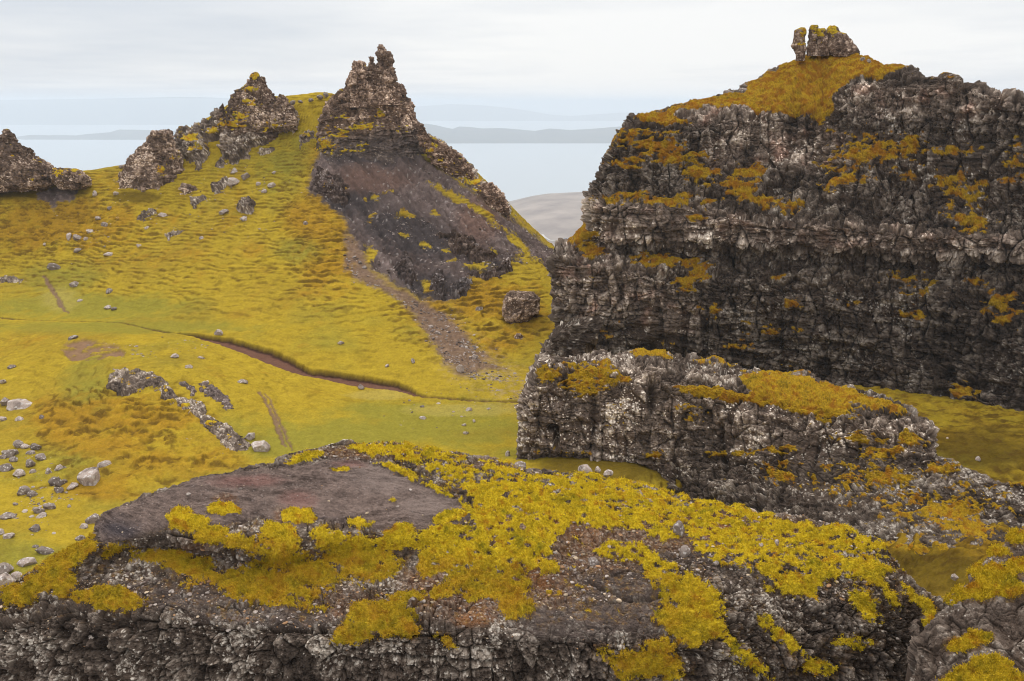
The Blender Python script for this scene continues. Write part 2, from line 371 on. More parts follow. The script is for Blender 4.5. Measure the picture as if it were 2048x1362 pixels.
def finish_rock(name, G, s, label, cat, colz=2.2, seed=0, amp=1.0, moss_fn=None, tone_fn=None, wrap=False, light=0.45, brown=0.35, lich=0.5,
                thick=0.25, near=False, dark=0.0, green=0.3, orange=0.35, group=None, fade=None, post=None, bw=6, moss_mul=(1, 1, 1), tufts=0, cush_k=1.0, moss_tone=None):
    """displace a grid of world points as jointed rock, grow moss on it, colour it and link it"""
    px, py = proj(G)
    if callable(fade): fade = fade(px, py, G.astype(f32))
    Nn = gnormal(blur(G, 3, wrap), wrap).astype(f32)
    P = G.astype(f32)
    d, tone, crack, coarse = rock_layers(P, s, colz, seed, 0.25 if near else 1.0)
    a = amp if fade is None else amp * fade
    if near:
        gr = fbm(P, 0.16 * s / 0.46, 4, seed + 70, 0.7); d = d + s * 0.30 * gr; tone = np.clip(tone + 0.28 * gr, 0, 1)
    R0 = G + Nn * (d * a)[..., None]
    up = blur(gnormal(R0, wrap)[..., 2], 2, wrap)
    if moss_fn is not None: m = moss_fn(P, px, py, up, Nn)
    else: m = up * 0 - 1
    moss = sstep(-0.10, 0.16, m)
    lift = blur(moss, 1, wrap) ** 0.7
    cw = worley(P + 0.3 * s * fbm(P, 0.8 * s, 2, seed + 62)[..., None], 0.75 * s, seed + 63)
    cush = cush_k * (fbm(P, 1.4 * s, 4, seed + 60, 0.6) * 0.75 + fbm(P, 0.25 * s, 3, seed + 61, 0.65) * 0.42 - 0.75 * np.clip(cw[0] - 0.42, 0, 1) + 0.18)
    md = blur(coarse, bw, wrap) * 0.85 * a + thick * (0.75 + 1.1 * cush) * 1.0
    dd = mix(d * a, md, lift)
    if post is not None: dd = dd + post(P, px, py, moss)
    V = G + Nn * dd[..., None]
    C = rock_colour(P, s, tone, crack * (1 - moss), light, brown, lich, seed)
    if tone_fn is not None: C = tone_fn(C, P, px, py, tone, crack, up)
    MC = moss_colour(P, s, None, dark, seed, green, orange) * np.array(moss_mul)
    if moss_tone is not None: MC = moss_tone(MC, P, px, py, cush)
    C = mixc(C, (0.07, 0.045, 0.02), 0.7 * moss * (1 - moss) * 4 * (lift < 0.9))
    if near:
        ed = sstep(-0.55, -0.08, m) * (1 - moss) * sstep(-0.3, 0.35, fbm(P, 0.3 * s / 0.4, 4, seed + 80, 0.7)); ec = fbm(P, 0.11, 2, seed + 81)
        C = C + (mixc(np.broadcast_to(np.array((0.13, 0.062, 0.022), f32), P.shape), (0.30, 0.19, 0.05), sstep(-0.1, 0.5, ec)) - C) * (ed * 0.75)[..., None]
    C = C + (MC - C) * sstep(0.35, 0.6, moss)[..., None]
    C4 = np.concatenate([C, moss[..., None]], -1).reshape(-1, 4)
    KEEP[name] = (V, moss, px, py, m)
    H, W = G.shape[:2]
    o = split_mesh(name, V.reshape(-1, 3), grid_faces(H, W, wrap), C4, moss, MAT_ROCKN if near else MAT_ROCK, MAT_MOSSN if near else MAT_MOSS)
    if tufts:
        rng = np.random.default_rng(seed); Vn = gnormal(V)
        area = np.linalg.norm(np.cross(np.gradient(V, axis=0), np.gradient(V, axis=1)), axis=-1)
        vis = (moss > 0.25) & (px > -60) & (px < 2110) & (py < 1420) & (Vn[..., 1] < 0.55)
        w = (area * vis).ravel(); w /= w.sum(); idx = rng.choice(len(w), tufts, p=w)
        base = V.reshape(-1, 3)[idx] + rng.normal(size=(tufts, 3)) * 0.03; nn = Vn.reshape(-1, 3)[idx]
        dirn = nn * 0.8 + np.array([0, 0, 0.35]) + rng.normal(size=(tufts, 3)) * 0.45; dirn /= np.linalg.norm(dirn, axis=1)[:, None]
        L = (0.035 + 0.06 * rng.random(tufts) ** 2)[:, None]
        sd1 = np.cross(dirn, rng.normal(size=(tufts, 3))); sd1 /= np.linalg.norm(sd1, axis=1)[:, None]; sd2 = np.cross(dirn, sd1); r = 0.011 + 0.012 * rng.random(tufts)[:, None]
        b0 = base - nn * 0.01
        T = np.stack([b0 + sd1 * r, b0 - sd1 * r * 0.5 + sd2 * r * 0.87, b0 - sd1 * r * 0.5 - sd2 * r * 0.87, base + dirn * L], 1).reshape(-1, 3)
        k = np.arange(tufts)[:, None] * 4
        F = np.concatenate([k + np.array(q) for q in ((0, 1, 3), (1, 2, 3), (2, 0, 3))])
        tc = MC.reshape(-1, 3)[idx] * (0.75 + 0.6 * rng.random(tufts))[:, None]
        tc = np.repeat(np.c_[tc, np.ones(tufts)], 4, 0); tc[3::4, :3] *= 1.25
        t = make_mesh('moss_shoots', T, F, MAT_MOSSN, np.clip(tc, 0, .9), False, o); t['kind'] = 'stuff'
    tag(o, label, cat, group)
    return o

# ------------------------------------------------------------------ the ground: one height field through control points (px, py, distance)
GC = []
def g(*p): GC.extend(p)
g((-150,372,235),(0,350,235),(100,345,235),(174,342,236),(219,336,236),(245,331,236),(310,315,237),(345,286,237),(396,262,237),(441,232,237),(480,215,238),(510,208,238),(577,209,238),(601,203,238),(625,199,238),(645,196,237),(665,204,237),(700,222,237),(760,240,237),(820,262,235),(870,290,234),(925,330,231),(980,385,228),(1015,428,225),(1050,480,220),(1097,520,214),(1150,560,205))
g((-150,400,226),(0,385,226),(0,450,218),(0,520,210),(0,560,203),(0,600,192),(0,640,181),(-150,560,204),(-150,640,182))
g((120,400,226),(120,480,214),(120,550,202),(130,620,186),(240,390,224),(240,480,210),(240,560,194),(240,630,179),(330,400,222),(330,500,203),(330,600,182),(330,665,167))
g((430,300,232),(430,400,217),(430,500,199),(430,600,179),(430,668,162),(530,260,234),(530,350,223),(530,450,206),(530,550,187),(530,650,166),(540,708,153))
g((620,280,231),(640,380,214),(650,480,196),(660,580,178),(670,680,159),(680,752,145),(650,330,222),(750,320,225),(840,320,226),(700,400,213),(760,370,219),(850,370,221))
g((720,480,199),(800,450,206),(900,420,214),(960,410,218),(790,540,189),(900,510,197),(1000,480,207),(830,620,176),(930,600,182),(1020,590,186),(1070,560,192),(880,680,163),(960,680,166),(1040,660,171),(1120,640,174),(930,750,147),(1030,740,152),(1090,710,160),(1130,700,162),(770,680,160),(770,600,176))
g((810,770,142),(900,797,136),(1030,803,135),(850,850,124),(1000,860,122),(1030,900,113),(700,870,117),(600,800,130),(560,760,139),(450,720,145),(350,690,150),(250,665,157),(150,650,168),(60,660,168),(0,650,176))
g((200,720,142),(270,740,134),(350,760,130),(450,830,120),(300,850,118),(180,800,126),(200,900,110),(350,920,107),(520,880,114),(560,840,121),(0,700,158),(50,800,131),(50,900,111),(50,1000,95),(50,1100,82),(200,1000,95),(0,1150,77),(-150,800,131),(-150,1000,95))
g((1350,1015,96.5),(1450,1050,92.5),(1600,1085,84.5),(1700,1118,78.5),(1100,916,105),(1220,932,102),(1280,960,99),(1950,945,93),(2030,840,115),(1900,820,120),(1850,1150,69),(1780,1160,72),(1950,1160,66),(2150,860,110),(2150,1000,86))
GW = [unproj(*p) for p in GC]
for w in ((-100,20,-45),(0,20,-46),(100,20,-45),(-60,50,-44.5),(0,55,-46),(0,80,-46),(40,45,-44),(60,30,-42),(150,60,-42),(130,110,-42),(170,160,-42),(120,170,-44),
          (-180,262,-40),(-120,262,-36),(-60,265,-22),(-20,265,-20),(0,262,-34),(20,258,-52),(50,250,-62),(90,240,-66),(140,230,-66),(200,200,-60),
          (-220,330,-90),(-100,330,-88),(0,330,-90),(100,310,-95),(200,300,-95),(-250,420,-150),(0,420,-150),(250,420,-150),(-160,180,-40),(-150,120,-42),(-120,70,-42)):
    GW.append(np.array(w, float))
GW = np.array(GW)
def _mq(A, B): return np.sqrt(((A[:, None, :2] - B[None, :, :2]) ** 2).sum(-1) + 36.0)
_K = _mq(GW, GW); _n = len(GW)
_A = np.zeros((_n + 3, _n + 3)); _A[:_n, :_n] = _K - np.eye(_n) * 0.15
_Pl = np.c_[np.ones(_n), GW[:, :2]]; _A[:_n, _n:] = _Pl; _A[_n:, :_n] = _Pl.T
_w = np.linalg.solve(_A, np.r_[GW[:, 2], 0, 0, 0])
GX = np.arange(-330, 331, 1.5); GY = np.arange(5, 430, 1.5)
def _geval():
    X, Y = np.meshgrid(GX, GY); Q = np.c_[X.ravel(), Y.ravel(), X.ravel() * 0]
    out = np.empty(len(Q))
    for i in range(0, len(Q), 20000):
        q = Q[i:i + 20000]; out[i:i + 20000] = _mq(q, GW) @ _w[:_n] + _w[_n] + q[:, :2] @ _w[_n + 1:]
    return out.reshape(X.shape)
GZ = _geval()
def gz(x, y):
    u = np.clip((np.asarray(x, float) - GX[0]) / 1.5, 0, len(GX) - 1.001); v = np.clip((np.asarray(y, float) - GY[0]) / 1.5, 0, len(GY) - 1.001)
    i = u.astype(int); j = v.astype(int); fu = u - i; fv = v - j
    return (GZ[j, i] * (1 - fu) + GZ[j, i + 1] * fu) * (1 - fv) + (GZ[j + 1, i] * (1 - fu) + GZ[j + 1, i + 1] * fu) * fv
def ghit(px, py, d0=58.0, d1=245.0):
    """first crossing of the pixel's ray with the ground -> world points (NaN rows where it misses)"""
    px, py = np.broadcast_arrays(np.asarray(px, float), np.asarray(py, float)); sh = px.shape; px = px.ravel(); py = py.ravel()
    U = unproj(px, py, 1.0); D = np.full(len(px), np.nan); live = np.ones(len(px), bool)
    for d in np.arange(d0, d1, 0.5):
        below = live & (U[:, 2] * d < gz(U[:, 0] * d, d))
        D[below] = d - 0.25; live &= ~below
    miss = np.isnan(D)
    if miss.any():      # above the skyline: fold over the ridge at the point the ray passes closest
        best = np.full(miss.sum(), 1e9); bd = np.full(miss.sum(), d1); Um = U[miss]
        for d in np.arange(d0, d1 + 15, 1.0):
            h = (Um[:, 2] * d - gz(Um[:, 0] * d, d)) / d; m = h < best; best[m] = h[m]; bd[m] = d
        D[miss] = bd + best * 300
    W = U * D[:, None]
    if miss.any(): W[miss, 2] = gz(W[miss, 0], W[miss, 1])
    return W.reshape(sh + (3,))

STREAM = [(-60,630,.3),(0,634,.3),(30,638,.45),(80,640,.25),(150,642,.2),(180,642,.35),(240,646,.35),(290,655,.3),(330,664,.6),(360,668,1.2),(400,673,1.5),(440,681,1.9),(480,694,2.3),(520,707,2.6),(560,723,2.3),(590,738,1.9),(620,748,1.6),(660,754,1.9),(700,760,2.1),(740,766,2.3),(780,773,1.9),(815,781,1.1),(850,792,.5),(920,799,.6),(960,801,.4),(1040,803,.4)]
TRAILS = [[(88,553,.5),(105,580,.7),(118,602,.6),(135,626,.35)], [(520,782,.35),(535,808,.45),(548,835,.5),(558,862,.6),(570,893,.3)], [(532,785,.2),(552,825,.3),(565,855,.3),(585,900,.3)]]
def line_world(L):
    A = np.array(L, float); W = ghit(A[:, 0], A[:, 1]); return np.c_[W[:, :2], A[:, 2]]
def line_dist(X, Y, L):
    best = np.full(X.shape, 1e9); wid = np.zeros(X.shape); side = np.zeros(X.shape)
    for (x0, y0, w0), (x1, y1, w1) in zip(L[:-1], L[1:]):
        sel = (X > min(x0, x1) - 8) & (X < max(x0, x1) + 8) & (Y > min(y0, y1) - 8) & (Y < max(y0, y1) + 8)
        if not sel.any(): continue
        x, y = X[sel], Y[sel]; ex, ey = x1 - x0, y1 - y0
        t = np.clip(((x - x0) * ex + (y - y0) * ey) / (ex * ex + ey * ey), 0, 1)
        d = np.hypot(x - x0 - t * ex, y - y0 - t * ey); b = best[sel]; m = d < b
        best[sel] = np.where(m, d, b); wid[sel] = np.where(m, w0 + t * (w1 - w0), wid[sel])
        side[sel] = np.where(m, np.sign(ex * (y - y0) - ey * (x - x0)) * d, side[sel])
    return best, wid, side

SCREE = [(625,335),(645,305),(700,300),(850,310),(880,340),(930,372),(1000,420),(1045,450),(1085,485),(1140,520),(1125,556),(1060,535),(1010,540),(960,545),(935,560),(905,600),(870,605),(830,590),(790,570),(745,540),(720,500),(700,470),(680,430),(650,410),(620,385)]
SCREE2 = [(692,470),(720,490),(745,545),(790,575),(850,605),(905,640),(945,690),(1000,730),(1050,775),(1000,775),(960,765),(920,752),(885,722),(868,690),(848,655),(815,615),(760,578),(715,560),(690,545)]
SCREE3 = [(0,358),(60,360),(75,372),(40,380),(0,384),(-40,384)]
SCREE4 = [(75,388),(90,378),(113,372),(154,369),(160,378),(150,398),(120,408),(106,419),(97,406),(78,398)]
HOLE = [(122,698),(135,683),(165,678),(200,684),(235,690),(250,702),(248,712),(215,716),(180,722),(140,718)]
def build_ground():
    cols = np.linspace(-0.78, 0.78, 1560)
    D = np.r_[np.linspace(8, 60, 40)[:-1], np.linspace(60, 160, 420)[:-1], np.linspace(160, 243, 430)[:-1], np.linspace(243, 425, 60)]
    X = D[:, None] * cols[None]; Y = np.broadcast_to(D[:, None], X.shape).copy(); Z = gz(X, Y)
    P = np.stack([X, Y, Z], -1).astype(f32); px, py = proj(P)
    n1 = fbm(P, 9, 4, 101); n2 = fbm(P, 2.2, 4, 102); nb = fbm(P, 30, 3, 103)
    jx = px + 20 * fbm(P, 4.0, 5, 104, 0.7); jy = py + 13 * fbm(P, 3.0, 5, 105, 0.7)
    gy_, gx_ = np.gradient(GZ, 1.5); 
    u = np.clip((X - GX[0]) / 1.5, 0, len(GX) - 1.001).astype(int); v = np.clip((Y - GY[0]) / 1.5, 0, len(GY) - 1.001).astype(int)
    slope = np.hypot(gx_[v, u], gy_[v, u]); st = sstep(0.12, 0.55, slope)
    # masks
    scr = sstep(-7, 7, polysd(jx, jy, SCREE)); scr2 = sstep(-8, 8, polysd(jx, jy, SCREE2))
    scr34 = np.maximum(sstep(-5, 5, polysd(jx, jy, SCREE3)), sstep(-3, 3, polysd(jx, jy, SCREE4)))
    # turf hanging on over the scree
    turf = blobs(jx, jy, [(658,378,16,7),(695,377,16,5),(778,383,10,5),(752,397,14,7),(808,431,20,12),(730,400,8,5),(745,435,12,8),(870,425,10,6),(900,390,60,9,1,30),(960,425,60,8,1,38),(1040,490,50,9,1,48),(900,345,50,10,1,40),(955,532,34,8),(985,505,12,6),(850,490,12,8),(890,500,10,5),(925,478,20,5),(740,510,18,22,1,40),(1075,535,60,14,1,30),(1050,540,50,14,1,20),(805,470,10,6),(860,575,26,14,1,30),(905,520,12,7),(1010,560,50,16)])
    tf3 = fbm(P, (1.1, 1.1, 0.6), 4, 125, 0.65); turf = sstep(-0.10, 0.12, turf - 0.22 + 0.35 * n2 + 0.55 * tf3); scr = scr * (1 - turf)
    scr2 = scr2 * (1 - sstep(0.1, 0.3, (0.15 * n2 + 0.3 * n1 + sstep(700, 800, py) * 0.35 + sstep(900, 1050, px) * 0.2)))
    rubble = sstep(-40, 30, polysd(jx, jy, [(860,640),(900,640),(960,700),(1020,740),(1060,775),(1040,800),(960,775),(900,740)], 70)) * 0.8
    hole = sstep(-3, 4, polysd(px + 7 * n2 * 1.5, py + 4 * fbm(P, 1.5, 3, 106), HOLE)) * sstep(-0.25, 0.05, fbm(P, (3, 2.0, 2), 4, 107, 0.6) + 0.05)
    # terracettes follow the contours; tussocks everywhere
    wz = Z + 0.5 * n1 + 0.10 * n2
    Pt = np.stack([X / 1.7, Y / 1.7, wz * 2.8], -1)
    te = fbm(Pt, 2.1, 4, 110, 0.6); te2 = fbm(np.stack([X / 2, Y / 2, wz * 2.4], -1), 1.1, 3, 111, 0.6)
    tus = fbm(P, 0.7, 3, 112, 0.6)
    rz = sstep(0, 0.6, blobs(px, py, [(250,860,300,150),(330,900,260,120)])); ph = (Z + 43) * (1.5 + 1.1 * rz) + 1.3 * fbm(P, (9, 9, 9), 3, 127) + (0.30 + 0.30 * rz) * n2 + 0.35 * rz * fbm(P, 1.2, 3, 129); fr = ph - np.floor(ph)       # sheep-trodden steps along the contours
    pres = sstep(-0.25, 0.35, fbm(P, (3.2, 3.2, 2.0), 3, 128, 0.6) + 0.03 - 0.02 * rz)
    line = sstep(0.0, 0.10, fr) * sstep(0.40, 0.20, fr) * pres; stepz = (sstep(0.05, 0.35, fr) - fr) * pres
    rough = np.clip(blobs(px, py, [(260,860,260,120),(330,900,240,90),(120,450,260,100,.6),(950,640,200,120,.8),(650,450,120,200,.8),(250,960,240,60)]), 0, 1)
    rough = sstep(0, 0.5, rough)
    rough = np.maximum(rough, 0.7 * sstep(1290, 1400, px))
    smoothv = 0.8 * sstep(-0.1, 0.5, 0.25 * n2 + blobs(px, py, [(180,615,220,40),(700,860,360,60),(200,660,260,22),(980,860,220,55),(400,650,260,14)]))
    am = (0.30 + 0.55 * st + 1.3 * rough) * (1 - 0.75 * smoothv)
    dz = am * (0.20 * te + 0.20 * te2 + 0.45 * stepz) + (0.06 + 0.14 * rough) * (1 - 0.6 * smoothv) * tus + 0.35 * n1 * (1 - 0.5 * smoothv)
    dz = dz * (1 - 0.7 * np.maximum(scr, scr2)) + scr * (0.8 * n2 + 0.5 * fbm(P, 0.8, 4, 113, 0.65)) + scr2 * 0.3 * fbm(P, 0.7, 4, 114, 0.65)
    w1 = worley(P, 0.8, 115); w2 = worley(P, 1.9, 118)
    dz += (scr + 0.6 * scr2 + 0.5 * rubble + scr34) * (0.12 * (w1[2] > 0.6) * np.clip(0.5 - w1[0], 0, 1) * 3 + 0.3 * (w2[2] > 0.75) * np.clip(0.45 - w2[0], 0, 1) * 2)
    dz += scr * 1.7 * np.clip(fbm(P, 5, 4, 119, 0.6), -1, 1)
    qq = X + 1.2 * Z + 0.8 * n1; rill = fbm(np.stack([qq, qq * 0, Z * 0.16], -1), 1.5, 4, 126, 0.6)
    dz += (scr + 0.4 * scr2) * 0.8 * rill
    # the eroded gully and trails
    ds, ws, sg = line_dist(X + 0.5 * n2, Y + 0.5 * fbm(P, 1.2, 3, 116), line_world(STREAM))
    ws = ws * 1.1; e = ws - ds; sn_ = sg / np.maximum(ws, 0.2); cut = sstep(-0.12, 0.35, e)
    dz -= cut * (0.10 + (0.32 + 0.22 * np.clip(ws, 0, 2)) * sstep(-1.2, 0.8, sn_)) ; dz += 0.18 * sstep(1.2, 0.0, np.abs(e + 0.4)) * (ws > 1)
    dt = np.full(X.shape, 0.0)
    for T in TRAILS:
        d_, w_, _ = line_dist(X + 0.25 * n2, Y + 0.6 * n2, line_world(T)); dt = np.maximum(dt, sstep(-0.12, 0.15, 0.65 * w_ - d_ + 0.35 * tus))
    dz -= 0.22 * dt + 0.45 * hole
    Z2 = Z + dz * sstep(8, 40, Y)
    # colours
    C = np.broadcast_to(np.array((0.325, 0.226, 0.021), f32), P.shape).copy()
    hill = sstep(180, 230, Y)
    gr = fbm(P, (22, 22, 10), 3, 120) * 0.9 + 0.5 * n1 + 0.12
    green = np.maximum(sstep(0.15, 0.75, gr) * 0.6, sstep(-0.25, 0.6, blobs(px, py, [(180,612,260,38),(700,870,360,48,.9),(240,655,330,18),(540,890,90,40),(170,800,70,110,.8),(420,1000,260,80,.6),(30,1120,110,60),(600,500,60,40,.9),(570,330,80,120,.6,-30),(880,850,260,60,.9),(120,560,120,40,.7),(130,930,160,70,.7),(1900,920,200,30,.9),(1100,905,300,20,.7)]) + 0.45 * n1 + 0.35 * n2 - 0.1) )
    C = mixc(C, (0.21, 0.185, 0.028), np.clip(green, 0, 0.85))
    C = mixc(C, (0.235, 0.158, 0.022), sstep(-0.1, 0.7, nb + 0.5 * n1 + 0.3 * te) * 0.55)
    org = sstep(0.05, 0.7, 0.40 * n2 + 0.55 * n1 + 0.6 * rough + 0.25 * te + 0.25 * nb + 0.12 * st - 0.25 * green - 0.05)
    C = mixc(C, (0.30, 0.155, 0.014), org * 0.75)
    ris = sstep(0.05, 0.55, -te * 0.9 - 0.45 * te2) * am
    C = mixc(C, (0.10, 0.056, 0.011), np.clip(ris * 0.8 + line * np.clip(am, 0, 1) * 0.75 + sstep(0.25, 0.8, -tus - 0.4 * te2) * 0.4 * (1 - 0.6 * smoothv), 0, 0.8))
    C = mixc(C, (0.44, 0.31, 0.028), sstep(0.1, 0.6, te + 0.4 * te2) * 0.4 * (1 - green))
    C = mixc(C, (0.14, 0.080, 0.014), rough * sstep(0.0, 0.6, 0.6 * n2 + 0.5 * tus - 0.1) * 0.6)
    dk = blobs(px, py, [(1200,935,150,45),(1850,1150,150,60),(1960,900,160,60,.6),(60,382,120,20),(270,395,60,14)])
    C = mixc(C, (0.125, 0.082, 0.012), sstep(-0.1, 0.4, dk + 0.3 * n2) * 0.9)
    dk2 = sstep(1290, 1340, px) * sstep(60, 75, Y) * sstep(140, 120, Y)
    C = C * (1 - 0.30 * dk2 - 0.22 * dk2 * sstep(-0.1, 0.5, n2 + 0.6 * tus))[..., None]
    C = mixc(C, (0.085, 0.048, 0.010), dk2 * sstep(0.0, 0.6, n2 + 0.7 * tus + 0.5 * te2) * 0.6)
    # pale bleached straw in the hollow, sheep-cropped
    C = mixc(C, (0.33, 0.26, 0.07), sstep(0.1, 0.5, blobs(px, py, [(930,820,160,18),(760,790,90,14),(120,600,60,40,.7)]) + 0.2 * n2) * 0.5)
    # soil and scree
    sn = fbm(P, 1.0, 4, 121, 0.65); sn2 = fbm(P, 6, 3, 122)
    soil = mixc(np.broadcast_to(np.array((0.092, 0.066, 0.058), f32), P.shape), (0.165, 0.122, 0.108), sstep(-0.4, 0.6, sn + 0.5 * sn2))
    soil = mixc(soil, (0.050, 0.041, 0.040), sstep(0.0, 0.6, blobs(px, py, [(700,400,90,50),(820,470,160,60,1,20),(1000,540,90,30),(750,305,140,34),(860,570,80,40)]) + 0.5 * sn) * 0.9)
    soil = mixc(soil, (0.150, 0.085, 0.062), sstep(0, 0.6, blobs(px, py, [(740,360,120,36),(960,440,60,60)]) + 0.3 * sn) * 0.6)
    soil = soil * (1 + 0.6 * rill)[..., None]
    C = C + (soil - C) * np.maximum(scr, scr34)[..., None]
    peat = mixc(np.broadcast_to(np.array((0.150, 0.094, 0.066), f32), P.shape), (0.235, 0.155, 0.108), sstep(-0.2, 0.7, sn))
    C = C + (peat - C) * (scr2 * 0.95)[..., None]
    rb = rubble * sstep(-0.15, 0.35, sn + 0.4 * n2)
    C = mixc(C, (0.30, 0.215, 0.15), rb * 0.75 * (1 - scr2))
    C = mixc(C, (0.05, 0.026, 0.018), cut * (ws > 0.2)); C = mixc(C, (0.14, 0.070, 0.048), cut * sstep(0.85, 0.55, sn_) * 0.9)
    C = mixc(C, (0.17, 0.10, 0.07), dt * 0.85); C = mixc(C, (0.20, 0.115, 0.075), hole * 0.9)
    # small stones lying in the scree and on the turf
    stn = sstep(0.05, 0.14, 0.42 * (w1[2] > 0.85) - w1[0]) * np.clip(scr + scr2 * 0.6 + rubble * 0.9 + scr34 * .5, 0, 1)
    C = mixc(C, (0.34, 0.29, 0.26), stn * 0.55)
    C = C * (1 + 0.20 * fbm(P, 0.35, 2, 123) + 0.22 * fbm(P, 1.3, 3, 124, 0.65) * (1 - 0.4 * smoothv))[..., None]
    C = np.clip(C, 0.006, 0.8)
    KEEP['ground'] = (np.stack([X, Y, Z2], -1), scr, scr2, rubble, px, py, scr34)
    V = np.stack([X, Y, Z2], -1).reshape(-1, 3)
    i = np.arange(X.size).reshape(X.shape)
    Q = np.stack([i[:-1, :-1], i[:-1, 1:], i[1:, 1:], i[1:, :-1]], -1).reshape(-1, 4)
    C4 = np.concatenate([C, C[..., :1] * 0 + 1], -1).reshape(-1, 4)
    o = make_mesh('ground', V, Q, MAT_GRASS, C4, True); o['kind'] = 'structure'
build_ground()

# ------------------------------------------------------------------ sea, far land, moor
SEA_Z = -540.0; FAR = 1.8
def water_mat():
    m = bpy.data.materials.new('sea_water'); m.use_nodes = True; nt = m.node_tree; N = nt.nodes.new; L = nt.links.new; b = nt.nodes['Principled BSDF']
    b.inputs['Base Color'].default_value = (0.33, 0.37, 0.39, 1); b.inputs['Roughness'].default_value = 0.32; b.inputs['IOR'].default_value = 1.33
    g_ = N('ShaderNodeNewGeometry'); n = N('ShaderNodeTexNoise'); n.inputs['Scale'].default_value = 0.02; n.inputs['Detail'].default_value = 5
    L(g_.outputs['Position'], n.inputs['Vector']); bp = N('ShaderNodeBump'); bp.inputs['Strength'].default_value = 0.15; bp.inputs['Distance'].default_value = 3.0
    L(n.outputs[0], bp.inputs['Height']); L(bp.outputs[0], b.inputs['Normal']); return m
S = 60000.0
o = make_mesh('sea', [(-S, 250, SEA_Z), (S, 250, SEA_Z), (S, S, SEA_Z), (-S, S, SEA_Z)], [(0, 1, 2, 3)], water_mat()); o['kind'] = 'structure'
def land_mat(name, c0, c1, scale):
    m = bpy.data.materials.new(name); m.use_nodes = True; nt = m.node_tree; N = nt.nodes.new; L = nt.links.new; b = nt.nodes['Principled BSDF']; b.inputs['Roughness'].default_value = 1
    b.inputs['Specular IOR Level'].default_value = 0.1
    g_ = N('ShaderNodeNewGeometry'); n = N('ShaderNodeTexNoise'); n.inputs['Scale'].default_value = scale; n.inputs['Detail'].default_value = 7; n.inputs['Roughness'].default_value = 0.6
    L(g_.outputs['Position'], n.inputs['Vector']); r = N('ShaderNodeValToRGB'); L(n.outputs[0], r.inputs[0])
    r.color_ramp.elements[0].position = 0.35; r.color_ramp.elements[1].position = 0.65
    r.color_ramp.elements[0].color = (*c0, 1); r.color_ramp.elements[1].color = (*c1, 1); L(r.outputs[0], b.inputs['Base Color']); return m
MAT_FAR = land_mat('far_land', (0.05, 0.055, 0.05), (0.09, 0.085, 0.06), 0.004)
MAT_MOOR = land_mat('moor', (0.19, 0.155, 0.135), (0.32, 0.265, 0.225), 0.007)
def far_land(name, D, prof, depth, seed):
    """a range of land: prof = (px, top py) along the skyline at distance D; its foot stands in the sea"""
    prof = np.array(prof, float); W = 420; H = 60; D *= FAR; depth *= FAR
    px = np.linspace(prof[0, 0], prof[-1, 0], W); py = np.interp(px, prof[:, 0], prof[:, 1])
    top = unproj(px, py, D); v = np.linspace(-1, 1, H)
    G = np.zeros((H, W, 3)); G[..., 0] = top[:, 0]; G[..., 1] = D + v[:, None] * depth
    h = np.clip(top[:, 2] - SEA_Z, 0, None)
    n = fbm(G.astype(f32), (depth * 0.5, depth * 0.5, 1), 5, seed)
    G[..., 2] = SEA_Z - 6 + (h[None] + 6) * np.clip(1 - np.abs(v[:, None]) ** 1.5, 0, 1) * (1 + 0.22 * n * np.abs(v[:, None]))
    o = make_mesh(name, G.reshape(-1, 3), grid_faces(H, W)[:, ::-1], MAT_FAR, None, True); o['kind'] = 'structure'
far_land('island', 8200, [(20,278),(40,275),(60,270),(85,274),(105,270),(130,272),(150,271),(175,268),(200,266),(225,264),(240,259),(300,260),(360,262),(420,268),(520,278)], 500, 201)
far_land('island', 7000, [(140,298),(165,295),(190,292),(215,290),(240,289),(275,290),(300,298)], 160, 202)
far_land('island', 7900, [(820,255),(850,247),(870,250),(890,255),(905,258),(918,253),(940,254),(965,257),(1000,256),(1040,259),(1070,262),(1100,257),(1140,260),(1180,258),(1240,253),(1320,250),(1500,262),(1700,285)], 900, 203)
far_land('coast', 14500, [(-500,192),(-200,196),(0,200),(60,199),(150,198),(260,196),(350,194),(420,195),(520,199),(620,206),(700,214),(780,228),(840,238)], 1500, 204)
far_land('coast', 17000, [(760,228),(820,214),(900,208),(960,210),(1020,216),(1060,222),(1100,229),(1140,232),(1200,228),(1300,222),(1500,210),(1900,205),(2400,208)], 1300, 205)
def build_moor():
    D = np.r_[np.linspace(232, 2600, 220), np.linspace(2650, 3400, 12)]; u = np.linspace(-0.9, 0.9, 500)
    X = D[:, None] * u[None]; Y = np.broadcast_to(D[:, None], X.shape)
    crest = np.interp(X, [-900, -400, -100, 0, 30, 60, 95, 200, 900], [-325, -310, -276, -251, -243, -235.5, -230, -224, -212])
    base = np.interp(Y, [232, 400, 800, 1200, 1500, 1800], [-84, -150, -215, -248, -262, -262])
    Z = base + (crest - base) * sstep(1650, 2300, Y); Z = Z + (-330 - Z) * sstep(2320, 3100, Y)
    Z = Z + (-335 - Z) * sstep(-150, -500, X) * sstep(900, 1800, Y)
    P = np.stack([X, Y, Z], -1).astype(f32); Z = Z + 5 * fbm(P, 160, 5, 210) * sstep(2500, 2200, Y)
    X = X * FAR; Y = Y * FAR; Z = Z * FAR
    V = np.stack([X, Y, Z], -1).reshape(-1, 3); H, W = X.shape
    o = make_mesh('moorland', V, grid_faces(H, W)[:, ::-1], MAT_MOOR, None, True); o['kind'] = 'structure'
    return X, Y, Z
_MX, _MY, _MZ = build_moor()

